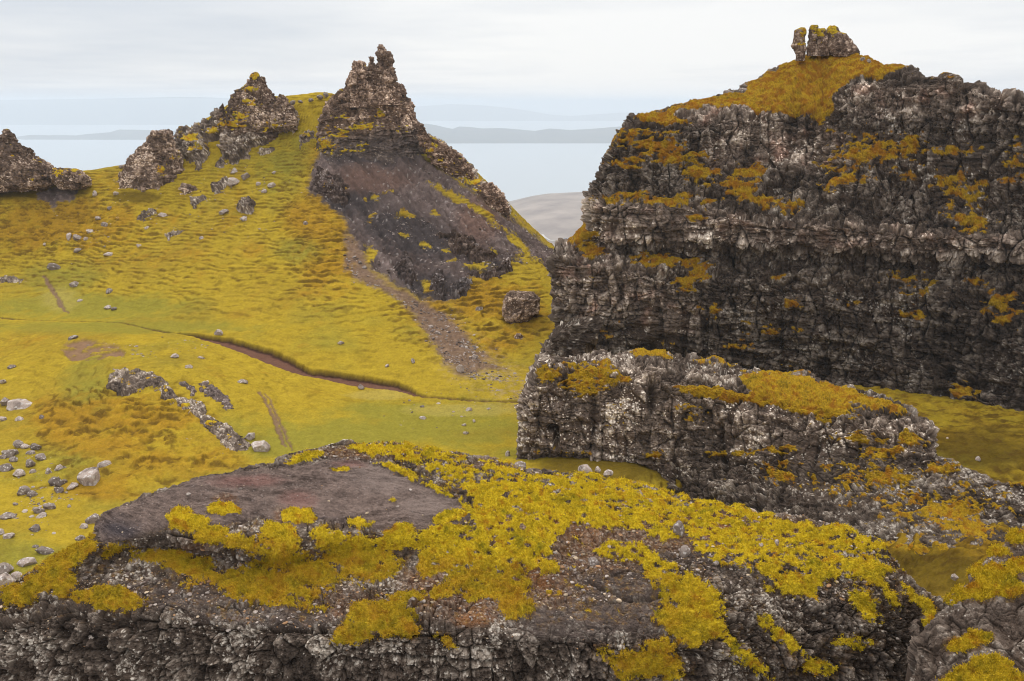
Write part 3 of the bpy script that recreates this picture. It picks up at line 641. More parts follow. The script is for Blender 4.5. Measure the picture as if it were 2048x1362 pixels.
# ------------------------------------------------------------------ the great cliff on the right
def build_cliff():
    sil = [(1264,234,162),(1300,228,163),(1340,218,164),(1345,210,165),(1400,200,166),(1440,188,167),(1460,180,167),(1480,182,167),(1500,172,168),(1520,162,168),(1545,142,168),(1570,127,167),(1590,120,166),(1625,107,165.5),(1680,108,163),(1705,115,161),(1745,127,157),(1790,134,152),(1820,140,149),(1840,149,147),(1880,153,144),(1900,152,143),(1940,162,141),(1960,169,140),(1990,182,138),(2010,194,137),(2048,199,135),(2120,207,131),(2400,240,120)]
    brow = [(1261,242,160.5),(1345,250,158),(1450,236,157),(1560,232,156),(1640,242,153),(1665,205,152),(1700,178,150),(1760,160,148),(1840,158,145),(1900,158,141.5),(1960,174,138.5),(2048,206,133),(2120,214,129),(2400,250,118)]
    r25 = [(1222,292,159),(1345,310,155.5),(1450,300,155.5),(1560,300,154.5),(1640,310,151),(1700,290,146.5),(1840,280,142.5),(1960,290,137),(2120,310,127.5),(2400,330,116)]
    r3 = [(1180,390,157.5),(1220,398,155),(1300,398,153),(1400,404,150.5),(1500,432,148),(1700,442,141),(1850,462,136),(2048,462,128),(2400,470,112)]
    r35 = [(1176,402,157),(1220,410,153.6),(1300,410,151.8),(1400,416,149.3),(1500,444,146.8),(1700,454,139.8),(1850,474,135),(2048,474,127),(2400,482,111)]
    r4 = [(1172,462,156.5),(1220,476,153.2),(1300,482,151.6),(1400,488,149.2),(1500,490,146.8),(1700,500,139.8),(1850,505,135),(2048,505,127),(2400,520,111)]
    r5 = [(1150,486,156.5),(1220,496,154.4),(1300,502,153),(1400,508,150.8),(1500,510,148.6),(1700,520,141.8),(1850,525,136.6),(2048,525,128.6),(2400,540,112)]
    r6 = [(1101,520,155),(1150,530,152.3),(1220,545,150.8),(1400,570,148.4),(1500,580,146),(1700,590,139.5),(1850,600,134.5),(2048,600,126.5),(2400,610,110)]
    r7 = [(1104,580,154),(1150,600,151),(1300,640,149),(1500,680,144.5),(1700,700,137.5),(1850,710,132),(2048,720,122.5),(2400,730,108)]
    r8 = [(1116,730,152),(1200,750,150),(1400,780,147),(1600,815,139),(1800,838,128.5),(1900,850,123.5),(2048,856,117.5),(2400,880,104)]
    r9 = [(1110,850,149),(1400,900,142),(1800,960,122),(2400,1000,98)]
    G = net([sil, brow, r25, r3, r35, r4, r5, r6, r7, r8, r9], 900, [62, 56, 80, 8, 52, 14, 44, 66, 110, 24], wrapL=(14, 34, -2), wrapR=(12, 60, -4), back=((0, 9, -4), (0, 30, -60)))
    def moss_fn(P, px, py, up, N):
        n = fbm(P, (5, 5, 3), 4, 301, 0.6); n2 = fbm(P, (1.6, 1.6, 0.9), 3, 302, 0.6)
        jx = px + 22 * n; jy = py + 14 * fbm(P, 4, 4, 303, 0.6)
        cap = polysd(jx, jy, [(1255,240),(1264,228),(1340,212),(1440,182),(1480,178),(1520,155),(1570,115),(1640,80),(1720,105),(1830,132),(1845,146),(1800,150),(1700,163),(1668,195),(1668,232),(1600,240),(1560,236),(1500,228),(1470,212),(1380,225),(1350,235),(1400,250),(1330,262),(1290,250)]) / 14
        B = blobs(jx, jy, [(1300,290,80,30,1.2),(1350,310,90,35,1.2,12),(1270,315,60,25),(1400,345,40,25),(1240,280,30,20),(1260,390,50,10),(1370,396,70,10),(1215,398,30,9),(1395,430,18,24),(1500,340,35,18),(1490,375,40,22),(1520,400,40,12),(1590,410,25,14),
            (1700,330,60,45,.9),(1760,290,60,40,.8),(1680,360,40,25),(1830,290,40,28),(1920,300,40,16),(1900,360,60,40),(1935,390,55,40),(1940,440,50,18),(1815,350,30,18),(2040,330,40,60,.9),(1330,520,60,22,1,20),(1390,540,35,30),(1370,560,30,30),(1290,510,30,14),(1175,470,30,34,1.3),(1185,500,25,12),
            (1420,620,30,24,.8),(1590,610,26,16),(1590,660,20,12,.8),(1830,560,50,16,.7),(1840,590,40,20,.9),(1830,625,30,14,.8),(2000,600,46,26),(1960,560,30,12,.7),(2010,640,30,14,.8),(1530,660,40,14,.6),(1480,690,30,10,.7),(1200,660,26,18,.8),(1240,650,14,10,.7),(1640,235,24,22),(1660,260,14,10),(1560,560,16,8),(1700,600,24,10,.6),(1350,680,30,10,.6),(1920,780,34,16,.9),(1600,730,40,8,.5)])
        low = sstep(500, 760, py)
        n3 = fbm(P, (0.8, 0.8, 0.45), 3, 305, 0.65)
        m = np.maximum(cap, 0.60 * B - 0.05) + 0.42 * n + 0.50 * n2 + 0.45 * n3 + 0.75 * (up - 0.32)
        base = -0.62 + 0.62 * n + 0.45 * n2 + 1.0 * (up - 0.25) - 0.12 * low
        m = np.where(B < -0.3, np.maximum(m - 0.4, base), m)
        return np.maximum(m - 0.12, np.where(cap > 0.4, cap, -1))
    def tone_fn(C, P, px, py, tone, crack, up):
        n = fbm(P, 7, 4, 310)
        # a pale band of columns half way up, red-grey blocks under the brow, soot-dark foot
        band = sstep(-14, 14, polysd(px + 20 * n, py + 12 * n, [(1170,398),(1400,404),(1500,435),(1700,445),(1850,465),(2100,465),(2100,512),(1850,508),(1700,502),(1500,492),(1300,485),(1170,472)]))
        topb = sstep(-0.2, 0.5, blobs(px, py, [(1860,200,200,50),(1560,290,170,60,.9),(1450,230,110,30),(1180,570,90,90),(1240,580,120,60,.8),(1330,620,70,60,.6)]) + 0.35 * n)
        C = C * 0.88 * (1 + 1.5 * band * (1 - crack) + 1.15 * topb * (1 - 0.5 * crack))[..., None]
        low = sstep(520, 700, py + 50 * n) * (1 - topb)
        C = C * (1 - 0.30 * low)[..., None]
        red = sstep(0.1, 0.6, fbm(P, 3, 3, 312) + 0.1) * (topb + 0.5 * band)
        return C * (1 + red[..., None] * (np.array((0.22, 0.0, -0.05)) ))
    finish_rock('rock_cliff', G, 1.15, 'towering dark basalt cliff filling the right of the view, with rusty moss on its ledges', 'cliff', 3.0, 11, 1.05, moss_fn, tone_fn,
                light=0.52, brown=0.34, lich=0.36, thick=0.35, dark=0.25, green=0.05, orange=0.5, moss_mul=(0.66, 0.58, 0.7), cush_k=1.8)
build_cliff()

# ------------------------------------------------------------------ the lower rock wall in front of it
def build_wall():
    sil = [(1086,722,111),(1095,714,112),(1140,712,113),(1200,710,114),(1240,708,114),(1270,703,114),(1320,701,114),(1345,709,114),(1380,716,114),(1450,726,113),(1500,736,112),(1560,745,110),(1620,748,107),(1650,764,105),(1720,780,102),(1800,805,98),(1830,824,96),(1862,843,93.5),(1869,872,92),(1869,897,91),(1880,912,90),(1930,936,88),(1990,961,86),(2048,966,84),(2400,1010,74)]
    brow = [(1084,730,109),(1095,735,108.6),(1200,738,108),(1330,748,107),(1450,775,104.5),(1600,815,99.5),(1700,826,97),(1800,842,94),(1855,862,91.5),(1864,890,90.5),(1876,916,89.3),(1930,942,87),(1990,968,85),(2048,974,83),(2400,1020,73)]
    r3 = [(1060,768,108),(1080,775,106.5),(1200,782,106),(1330,790,105),(1450,815,102.8),(1600,850,97.8),(1700,865,95),(1800,880,92),(1850,900,90),(1900,945,87.5),(2000,985,84),(2400,1050,72)]
    r4 = [(1041,800,107.4),(1060,830,105.4),(1200,850,104.6),(1330,870,103.6),(1450,890,101),(1600,905,96),(1700,915,93.5),(1800,935,90),(1880,965,86.5),(2000,1000,82.5),(2400,1080,71)]
    r5 = [(1037,870,107),(1060,900,105),(1200,915,104),(1290,925,102.7),(1350,935,101.4),(1450,940,99),(1600,960,93.5),(1700,970,90.5),(1800,990,87),(1880,1010,84),(2000,1040,80),(2400,1100,69)]
    r6 = [(1035,915,106.6),(1060,925,105.2),(1200,930,104.4),(1290,940,103),(1350,990,98.8),(1450,1030,94.5),(1600,1060,86.5),(1750,1100,79.5),(1850,1118,75),(1960,1122,72.5),(2060,1110,71),(2400,1130,66)]
    r7 = [(1035,975,105),(1250,985,103),(1350,1060,98),(1600,1130,85),(1800,1180,74),(2000,1190,69),(2400,1200,62)]
    G = net([sil, brow, r3, r4, r5, r6, r7], 980, [66, 56, 62, 80, 100, 26], wrapL=(10, 26, -1), wrapR=(20, 12, -12), back=((0, 4, -4), (0, 14, -16)))
    def moss_fn(P, px, py, up, N):
        n = fbm(P, (3, 3, 2), 4, 401, 0.6); n2 = fbm(P, (1.0, 1.0, 0.6), 3, 402, 0.6)
        jx = px + 14 * n; jy = py + 9 * fbm(P, 2.5, 4, 403, 0.6)
        top = np.maximum(polysd(jx, jy, [(1240,700),(1320,692),(1350,706),(1340,716),(1260,715)]), polysd(jx, jy, [(1320,775),(1400,765),(1500,785),(1470,758),(1520,748),(1600,752),(1640,765),(1720,785),(1800,810),(1835,835),(1780,828),(1700,812),(1690,838),(1600,830),(1560,815),(1450,805),(1400,795),(1370,792)])) / 9
        B = blobs(jx, jy, [(1100,750,28,16),(1190,745,60,22,1.1),(1170,770,40,24),(1220,760,40,18),(1640,800,80,34,1.2,10),(1660,820,60,26),(1480,905,50,8,1,-6),(1430,905,30,7),(1310,910,26,12),(1560,900,40,10),(1720,880,60,14,.8),(1770,905,60,20,.8),(1820,880,40,14,.8),(1760,960,90,30,.35),(1900,1020,90,40,.4),(1930,1060,60,18,.6),(1560,945,40,20,.5),(1130,905,60,8,.7),(1450,720,50,10,.8),(1560,745,60,10,.9),(1380,830,30,20,.5),(1240,830,20,20,.4),(1880,935,40,14,.6),(1800,1100,120,14,.9)])
        n3 = fbm(P, (0.5, 0.5, 0.35), 3, 405, 0.65)
        m = np.maximum(top, 0.62 * B - 0.06) + 0.4 * n + 0.45 * n2 + 0.4 * n3 + 0.5 * (np.minimum(up, 0.6) - 0.32)
        base = -0.75 + 0.6 * n + 0.42 * n2 + 1.0 * (up - 0.25)
        m = np.where(B < -0.3, np.maximum(m - 0.4, base), m)
        return m - 0.12
    def tone_fn(C, P, px, py, tone, crack, up):
        n = fbm(P, 5, 4, 410)
        main = sstep(-0.15, 0.5, blobs(px, py, [(1200,820,260,150),(1500,830,230,90),(1780,870,130,50)]) + 0.3 * n)
        C = C * (1 + 0.9 * main * (1 - 0.6 * crack))[..., None]
        low = sstep(930, 1040, py + 30 * n)
        return C * (1 - 0.22 * low)[..., None]
    def post(P, px, py, moss):
        """the deep upright clefts that part the wall into buttresses, and the small cave"""
        d = np.zeros(px.shape); j = 5 * fbm(P, 2.5, 3, 420)
        for (x0, y0, x1, y1, w, dep) in ((1188,790,1186,900,7,1.6),(1306,760,1300,830,6,1.7),(1128,740,1140,840,5,0.9),(1345,900,1360,1000,6,1.2),(1440,850,1448,940,5,1.0),(1560,860,1562,950,5,.9),(1640,860,1630,930,4,.8),(1720,860,1715,920,4,.8),(1530,990,1500,1060,5,.9),(1250,850,1255,920,4,.8),(1080,790,1075,900,5,.9)):
            t = np.clip((py - y0) / (y1 - y0), 0, 1); xx = x0 + (x1 - x0) * t
            d -= dep * np.exp(-((px + j - xx) / w) ** 2) * sstep(y0 - 14, y0 + 6, py) * sstep(y1 + 14, y1 - 6, py) * (1 - moss)
        cave = sstep(-0.1, 0.5, blobs(px + j, py, [(1106,858,14,10),(1113,878,7,24)]))
        return d - 2.2 * cave
    finish_rock('rock_wall', G, 0.85, 'long weathered grey rock wall with a mossy sloping top, standing before the great cliff', 'rock wall', 3.0, 12, 0.95, moss_fn, tone_fn,
                light=0.48, brown=0.34, lich=0.62, thick=0.28, dark=0.22, green=0.14, orange=0.36, post=post, moss_mul=(0.72, 0.64, 0.75), cush_k=1.9, fade=lambda px, py, P: 1 - 0.5 * sstep(1480, 1700, px + 40 * fbm(P, 4, 2, 431)) * sstep(870, 960, py))
build_wall()

# ------------------------------------------------------------------ the mossy knoll in the foreground
SLAB = [(188,1050),(205,1030),(250,1004),(300,985),(360,963),(440,943),(540,930),(600,925),(640,915),(680,910),(740,920),(790,940),(840,960),(890,985),(930,1010),(945,1040),(900,1065),(850,1060),(800,1072),(740,1058),(690,1052),(640,1045),(600,1062),(520,1035),(470,1045),(430,1070),(340,1055),(300,1062),(250,1082),(195,1085)]
def build_knoll():
    sil = [(-160,1235,35),(-60,1205,35.3),(0,1178,35.6),(20,1165,35.8),(60,1143,36),(130,1105,36.3),(178,1082,36.5),(187,1060,36.8),(192,1042,37),(215,1022,37.3),(250,1005,37.7),(300,985,38.2),(360,965,38.8),(440,945,39.6),(500,935,40.2),(545,926,40.8),(572,908,41.4),(600,898,41.8),(640,890,42.2),(690,882,42.6),(740,888,43),(780,885,43),(850,896,43),(930,908,43),(980,914,43),(1020,930,42.8),(1050,940,42.8),(1150,944,42.8),(1215,958,42.6),(1280,967,42.2),(1350,988,41.6),(1400,1004,41.2),(1450,1014,40.8),(1490,1015,40.6),(1512,1029,40.2),(1600,1034,39.7),(1640,1043,39.2),(1700,1058,38.6),(1760,1078,38),(1780,1103,37.4),(1800,1128,37),(1830,1163,36.3),(1870,1188,35.7),(1900,1200,35.2),(2000,1260,34),(2300,1380,31)]
    r2 = [(-160,1240,34.8),(0,1192,35.2),(100,1135,35.8),(170,1100,36),(192,1068,36.3),(230,1045,36.5),(360,1015,37),(540,990,38.2),(700,965,39.8),(850,965,40.4),(1000,975,40.6),(1150,995,40.4),(1280,1015,40),(1400,1045,39.2),(1500,1060,38.8),(1640,1085,37.8),(1760,1118,36.6),(1830,1180,35.4),(1900,1225,34.4),(2300,1400,30.6)]
    r3 = [(-160,1260,34.4),(0,1205,34.7),(100,1150,35.1),(170,1115,35.2),(200,1088,35.5),(330,1072,35.5),(450,1098,35.0),(560,1108,34.9),(700,1080,36.3),(850,1072,37.2),(950,1060,37.8),(1100,1090,37.2),(1250,1110,36.8),(1400,1125,36.3),(1550,1135,36),(1700,1150,35.4),(1800,1200,34.5),(1880,1260,33.8),(2300,1430,30.2)]
    r4 = [(-160,1275,34.1),(0,1219,34.4),(100,1164,34.8),(170,1130,35.1),(205,1104,35.9),(330,1090,36.2),(450,1118,35.7),(560,1128,35.3),(700,1100,36.2),(850,1092,36.9),(950,1082,37.2),(1100,1110,36.7),(1250,1128,36.3),(1400,1145,35.8),(1550,1155,35.6),(1700,1172,35),(1800,1215,34.3),(1880,1275,33.6),(2300,1450,30.1)]
    r5 = [(-160,1290,33.8),(0,1235,34.0),(150,1178,34.3),(300,1165,34.3),(450,1175,34.2),(600,1190,33.9),(750,1175,34.3),(900,1170,34.7),(1050,1175,34.9),(1200,1195,34.4),(1350,1210,34),(1500,1220,34.2),(1650,1240,34),(1780,1280,33.5),(1880,1330,33),(2300,1490,29.7)]
    r6 = [(-160,1300,33.2),(0,1250,33.2),(180,1238,33),(350,1245,32.7),(500,1262,32.3),(650,1275,32.1),(800,1268,32.1),(950,1262,32.3),(1100,1275,32.2),(1250,1290,32),(1380,1300,32.4),(1500,1310,33),(1650,1330,32.9),(1780,1355,32.7),(1880,1390,32.3),(2300,1530,29.4)]
    r7 = [(-160,1360,32.6),(0,1330,32.5),(200,1325,32.3),(400,1335,31.9),(600,1350,31.7),(800,1345,31.6),(1000,1345,31.7),(1200,1360,31.6),(1380,1370,32),(1500,1380,32.8),(1780,1420,32.4),(2300,1600,29.2)]
    r8 = [(-160,1560,31.6),(1000,1560,31.2),(1500,1580,32),(2300,1700,28.8)]
    G = net([sil, r2, r3, r4, r5, r6, r7, r8], 1900, [84, 96, 24, 90, 90, 130, 130], wrapL=(-8, 5, -8), wrapR=(4, 14, -5), back=((0, 1.2, -1.3), (0, 9, -26)))
    def moss_fn(P, px, py, up, N):
        n = fbm(P, (1.4, 1.4, 1.0), 4, 501, 0.6); n2 = fbm(P, 0.42, 4, 502, 0.6); hol = worley(P + 0.2 * n[..., None], 0.62, 505); n3 = fbm(P, 3.5, 3, 506)
        jx = px + 26 * n + 9 * n2; jy = py + 15 * n3 + 8 * fbm(P, 0.8, 3, 503)
        A = np.maximum.reduce([polysd(jx, jy, q) for q in (
            [(735,925),(790,930),(860,960),(930,1000),(965,1045),(905,1080),(870,1110),(820,1100),(850,1060),(900,1045),(945,1050),(930,1015),(880,985),(820,958)],
            [(560,930),(600,905),(650,900),(640,912),(600,926)],
            [(900,915),(1000,920),(1060,945),(1200,950),(1330,985),(1450,1015),(1500,1020),(1560,1040),(1700,1060),(1775,1090),(1780,1120),(1740,1110),(1690,1120),(1700,1150),(1640,1170),(1560,1130),(1500,1150),(1450,1130),(1400,1100),(1380,1060),(1330,1080),(1270,1060),(1200,1060),(1150,1045),(1100,1100),(1120,1150),(1085,1160),(1040,1135),(1000,1170),(930,1165),(880,1150),(850,1160),(830,1120),(880,1080),(960,1060),(940,1000)],
            [(700,890),(760,885),(850,898),(930,912),(960,960),(900,960),(840,935),(770,915),(720,905)],
            [(1480,1100),(1560,1110),(1640,1165),(1640,1200),(1590,1165),(1520,1150)])]) / 10
        B = blobs(jx, jy, [(445,1022,38,17,1.5),(675,940,18,8,1.3),(780,1003,9,6,1.2),(595,1035,34,17,1.5),(560,1070,34,24,1.4),(380,1050,50,24,1.3,25),(420,1075,40,20,1.3),(470,1090,50,16,1.3,10),(640,1080,30,30,1.2),(560,1110,80,34,1.2),(700,1100,90,34,1.3),(780,1080,60,28,1.3,-10),(540,1180,110,34,1.1,10),(480,1165,50,26,1),(620,1150,60,34,1.1),(740,1130,60,40,1.1),(850,1090,50,16,1.2),(900,1035,40,14,1.4,-20),(720,1045,26,10,1),
            (110,1135,110,26,1.4,-32),(60,1175,60,26,1.3,-40),(150,1105,50,22,1.3,-30),(225,1195,66,24,1.4,8),(230,1100,50,12,1,-10),(330,1110,60,12,.8),(130,1165,30,24,1,-30),(380,1125,50,14,.7),(400,1140,30,20,.7),
            (760,1240,70,42,1.2,-10),(700,1270,50,22,1.1),(800,1255,40,30,1),(890,1285,22,12,1.2,40),(960,1130,90,60,1.2),(1030,1215,40,24,1.3),(1010,1175,50,30,1.2),(880,1190,34,14,1),(820,1200,40,12,.8),(960,1180,40,20,1),
            (1300,1130,24,34,1.2,-20),(1330,1150,30,30,1.1),(1390,1200,70,44,1.35,40),(1370,1250,60,40,1.35,20),(1420,1262,34,24,1.3),(1290,1330,90,34,1.2,10),(1320,1300,40,24,1),(1240,1100,50,16,.9),(1700,1140,80,24,1),(1760,1175,60,14,.8,40),(1590,1160,60,24,1),(1650,1090,90,20,1),(1840,1200,40,12,1,40),(1860,1240,14,44,1,0),(1730,1210,40,20,.7,40),(1500,1330,60,20,.7,40),(1460,1290,50,16,.6,50),(1580,1290,60,14,.6,45),(1700,1280,40,14,.5),(1630,1330,50,16,.5)])
        pt = worley(P + 0.12 * n2[..., None], (0.62, 0.45, 0.45), 509); pit = (pt[2] > 0.30) * sstep(0.38, 0.20, pt[0]) * sstep(620, 900, px) * sstep(1200, 1120, py)
        slab = polysd(px + 10 * n2 + 8 * n, py + 8 * n2, SLAB) / 10
        n4 = fbm(P, 0.15, 3, 508, 0.7); holes = fbm(P, (0.62, 0.40, 0.40), 4, 507, 0.65)
        m = np.maximum(np.minimum(A, 0.75), 1.0 * B) + 0.60 * n + 0.60 * n2 + 0.60 * n4 + 0.35 * (up - 0.5) - 1.7 * sstep(0.12, 0.55, holes + 0.25 * sstep(1000, 940, py) + 0.15 * sstep(1150, 1400, px)) * (A > -0.5) * sstep(700, 950, px) * sstep(1190, 1120, py)
        m = m - 1.6 * pit - 0.5 * np.clip(0.36 - hol[0], 0, 1) * (hol[2] > 0.45) * 3 * (B < 0.7)
        sc_ = -0.55 + 0.55 * n + 0.6 * n2 + 0.6 * (up - 0.4) - 0.5 * sstep(1230, 1300, py) * (px < 1450)
        m = np.where((A < -0.6) & (B < -0.2), np.maximum(np.maximum(A, B), sc_), m)
        m = np.where((slab > 0) & (B < 0.1) & (A < 0.2), -1, m)
        return m - 0.10
    def tone_fn(C, P, px, py, tone, crack, up):
        n = fbm(P, 2.0, 4, 510); st_ = fbm(np.stack([P[..., 0] * 0.8, P[..., 1] * 1.2, P[..., 2] * 6 + P[..., 0] * 0.5], -1), 0.9, 5, 511, 0.65); gr = fbm(P, 0.16, 3, 512, 0.7)
        slab = sstep(-6, 10, polysd(px + 16 * n, py + 10 * n + 8 * gr, SLAB))
        PC = np.broadcast_to(np.array((0.132, 0.094, 0.078), f32), P.shape) * (1 + 0.9 * st_ + 0.55 * gr + 0.35 * n)[..., None]
        PC = mixc(PC, (0.20, 0.150, 0.128), sstep(0, 0.7, blobs(px, py, [(780,950,130,50),(860,1010,80,40)]) + 0.3 * n) * 0.7)
        PC = mixc(PC, (0.19, 0.085, 0.07), sstep(0.1, 0.7, blobs(px, py, [(500,965,110,22),(590,1000,60,30,.8),(700,930,60,14,.8)]) + 0.35 * n + 0.3 * st_) * 0.5)
        PC = mixc(PC, (0.055, 0.045, 0.047), sstep(0.2, 0.8, blobs(px, py, [(240,1060,90,50),(640,1040,140,18,.7)]) - 0.1 + 0.4 * n))
        gv = worley(P, 0.13, 515); PC = mixc(PC, (0.24, 0.19, 0.17), sstep(0.02, 0.12, 0.34 * (gv[2] > 0.8) - gv[0]) * 0.7); PC = mixc(PC, (0.045, 0.030, 0.027), sstep(0.25, 0.7, -st_ + 0.4 * gr) * 0.7)
        C = C + (PC - C) * slab[..., None]
        smooth2 = sstep(-0.2, 0.4, blobs(px, py, [(1230,1200,170,70,1,12),(1150,1240,140,50),(330,1190,230,34,.8),(1420,1100,60,40),(1300,1120,60,30),(1250,940,120,12,1.2),(1640,1110,50,20),(560,1230,200,26,.8)]) + 0.25 * n)
        G2 = np.broadcast_to(np.array((0.082, 0.061, 0.052), f32), P.shape) * (1 + 0.55 * st_ + 0.45 * gr)[..., None]
        C = C + (G2 - C) * (smooth2 * 0.75 * (1 - slab))[..., None]
        # russet litter and pale grit lying between the moss cushions
        lit = sstep(-0.1, 0.5, blobs(px, py, [(1080,1060,160,40),(1180,1110,130,44),(1280,1060,170,44),(1080,1150,90,40),(920,1210,140,40),(840,1170,60,40),(700,1200,60,40,.6),(740,905,140,18),(1000,925,90,20,.8),(1500,1060,170,40),(600,1160,160,60,.5),(400,1090,60,20,.6),(560,1045,20,40),(450,1000,30,14),(1400,1050,120,40),(1100,1190,80,30,.8)]) + 0.4 * n)
        w1 = worley(P, 0.11, 514)
        LC = mixc(np.broadcast_to(np.array((0.17, 0.085, 0.045), f32), P.shape), (0.33, 0.235, 0.165), sstep(0.35, 0.75, w1[2]))
        LC = mixc(LC, (0.075, 0.042, 0.03), np.clip(w1[0] * 1.6 - 0.3, 0, 0.8))
        LC = mixc(LC, (0.26, 0.095, 0.02), sstep(0.1, 0.6, n + 0.4 * gr) * 0.55)
        C = C + (LC - C) * (lit * 0.85 * (1 - slab * (blobs(px, py, [(560,1045,30,40),(450,1000,30,14),(470,1030,50,30)]) < -0.2)))[..., None]
        return C
    def moss_tone(MC, P, px, py, cush):
        n = fbm(P, 0.8, 4, 530, 0.65); low = sstep(1055, 1120, py - 0.10 * (px - 600)) * sstep(1500, 1250, px + 0)
        MC = MC * (1 + 0.30 * fbm(P, 0.5, 4, 532, 0.7))[..., None]
        MC = mixc(MC, (0.34, 0.175, 0.018), np.clip(low * (0.42 + 1.1 * n), 0, 0.85))
        MC = mixc(MC, (0.085, 0.060, 0.012), np.clip(low * (0.12 - 1.0 * n), 0, 0.7))
        return MC * (1 + 0.30 * fbm(P, 0.12, 3, 531, 0.7))[..., None]
    def fade(px, py, P):
        n = fbm(P, 2.0, 3, 520)
        sm = np.maximum(sstep(-12, 14, polysd(px, py, SLAB)), 0.75 * sstep(-0.2, 0.4, blobs(px, py, [(1230,1200,170,70,1,12),(1080,1240,200,50),(330,1190,230,34,.8),(1420,1100,60,40),(560,1230,200,26,.8)]) + 0.25 * n))
        flat = 0.62 * sstep(1240, 1150, py)
        return np.clip(1 - np.maximum(0.985 * sm, flat), 0.02, 1)
    def post(P, px, py, moss):
        st_ = fbm(np.stack([P[..., 0] * 0.7, P[..., 1], P[..., 2] * 5 + P[..., 0] * 0.6], -1), 0.9, 5, 521, 0.6)
        d = (0.26 * fbm(P, 2.6, 3, 524) * sstep(-5, 30, polysd(px, py, SLAB)) + 0.19 * st_ + 0.03 * fbm(P, 0.14, 3, 523, 0.7)) * (1 - moss)
        # two long dark seams under the ledges
        j = 6 * fbm(P, 1.5, 3, 522)
        for L in ([(640,1258),(760,1275),(900,1270)], [(560,1262),(640,1258)], [(150,1300),(260,1305)], [(720,1310),(900,1318),(1010,1322)], [(330,1068),(400,1075),(470,1105)], [(1180,1165),(1260,1200),(1340,1190)]):
            A = np.array(L, float); yy = np.interp(px, A[:, 0], A[:, 1]); ins = sstep(A[0, 0] - 20, A[0, 0] + 10, px) * sstep(A[-1, 0] + 20, A[-1, 0] - 10, px)
            d -= 0.30 * ins * np.exp(-((py + j - yy) / 4.5) ** 2) * (1 - moss)
        return d
    P0 = G.astype(f32); px, py = proj(G)
    finish_rock('rock_knoll', G, 0.40, 'broad foreground rock knoll with a bare purple slab and thick yellow-green moss cushions', 'rock outcrop', 1.3, 13, 1.0, moss_fn, tone_fn,
                light=0.50, brown=0.30, lich=0.66, thick=0.11, near=True, dark=0.10, green=0.18, orange=0.20, tufts=210000, moss_mul=(1.20, 1.26, 1.2), cush_k=2.1, fade=fade(px, py, P0), post=post, bw=5, moss_tone=moss_tone)
build_knoll()

def build_near():
    sil = [(1838,1275,24.6),(1862,1238,25.2),(1885,1212,25.6),(1905,1192,26),(1925,1172,26.2),(1945,1152,26.5),(1965,1135,26.7),(1990,1113,27),(2012,1095,27.3),(2032,1072,27.6),(2052,1052,27.8),(2120,1010,28.5),(2400,900,30)]
    r2 = [(1836,1300,24.0),(1880,1245,24.6),(1920,1205,25),(1960,1180,25.2),(2010,1150,25.5),(2060,1120,25.8),(2120,1090,26.2),(2400,1000,27.5)]
    r3 = [(1834,1330,23.7),(1900,1270,24.0),(1960,1230,24.2),(2048,1190,24.4),(2400,1090,25)]
    r4 = [(1830,1390,23.0),(1930,1330,22.8),(2048,1300,22.8),(2400,1240,23)]
    r5 = [(1826,1460,22.6),(1930,1372,22.0),(2048,1350,22.0),(2400,1310,22.2)]
    r6 = [(1820,1700,21.6),(2400,1700,21)]
    G = net([sil, r2, r3, r4, r5, r6], 420, [50, 50, 80, 50, 40], wrapL=(3, 3, -4), wrapR=(3, 9, -3), back=((0.5, 0.8, -0.5), (2, 6, -24)))
    def moss_fn(P, px, py, up, N):
        n = fbm(P, 1.2, 4, 551, 0.6); n2 = fbm(P, 0.35, 4, 552, 0.6); jx = px + 10 * n; jy = py + 8 * n2
        B = blobs(jx, jy, [(1990,1160,48,30,1.6),(1960,1185,60,14,1.3),(2040,1135,30,20,1.6),(2000,1178,50,20,1.3),(1945,1192,30,12,1.2),(2000,1108,30,8,.9),(2036,1075,26,14,1),(1950,1350,80,26,1.6,-12),(2030,1362,40,20,1.4),(1930,1290,36,18,1.1),(1960,1280,26,14,.9),(1900,1198,30,8,.8),(1990,1325,24,8,.7)])
        return B + 0.35 * n + 0.35 * n2 + 0.2 * (up - 0.5) - 0.12
    def tone_fn(C, P, px, py, tone, crack, up):
        gr = fbm(P, 0.12, 3, 560, 0.7); n = fbm(P, 1, 3, 561)
        G2 = np.broadcast_to(np.array((0.130, 0.094, 0.074), f32), P.shape) * (1 + 0.55 * gr + 0.5 * n)[..., None]
        return C + (G2 - C) * 0.2
    finish_rock('rock_shoulder', G, 0.42, 'near brown rock shoulder at the lower right corner with plump moss cushions', 'rock outcrop', 1.2, 14, 0.5, moss_fn, tone_fn,
                light=0.5, brown=0.5, lich=0.5, thick=0.16, near=True, dark=0.05, green=0.25, orange=0.25, bw=4, tufts=25000)
build_near()

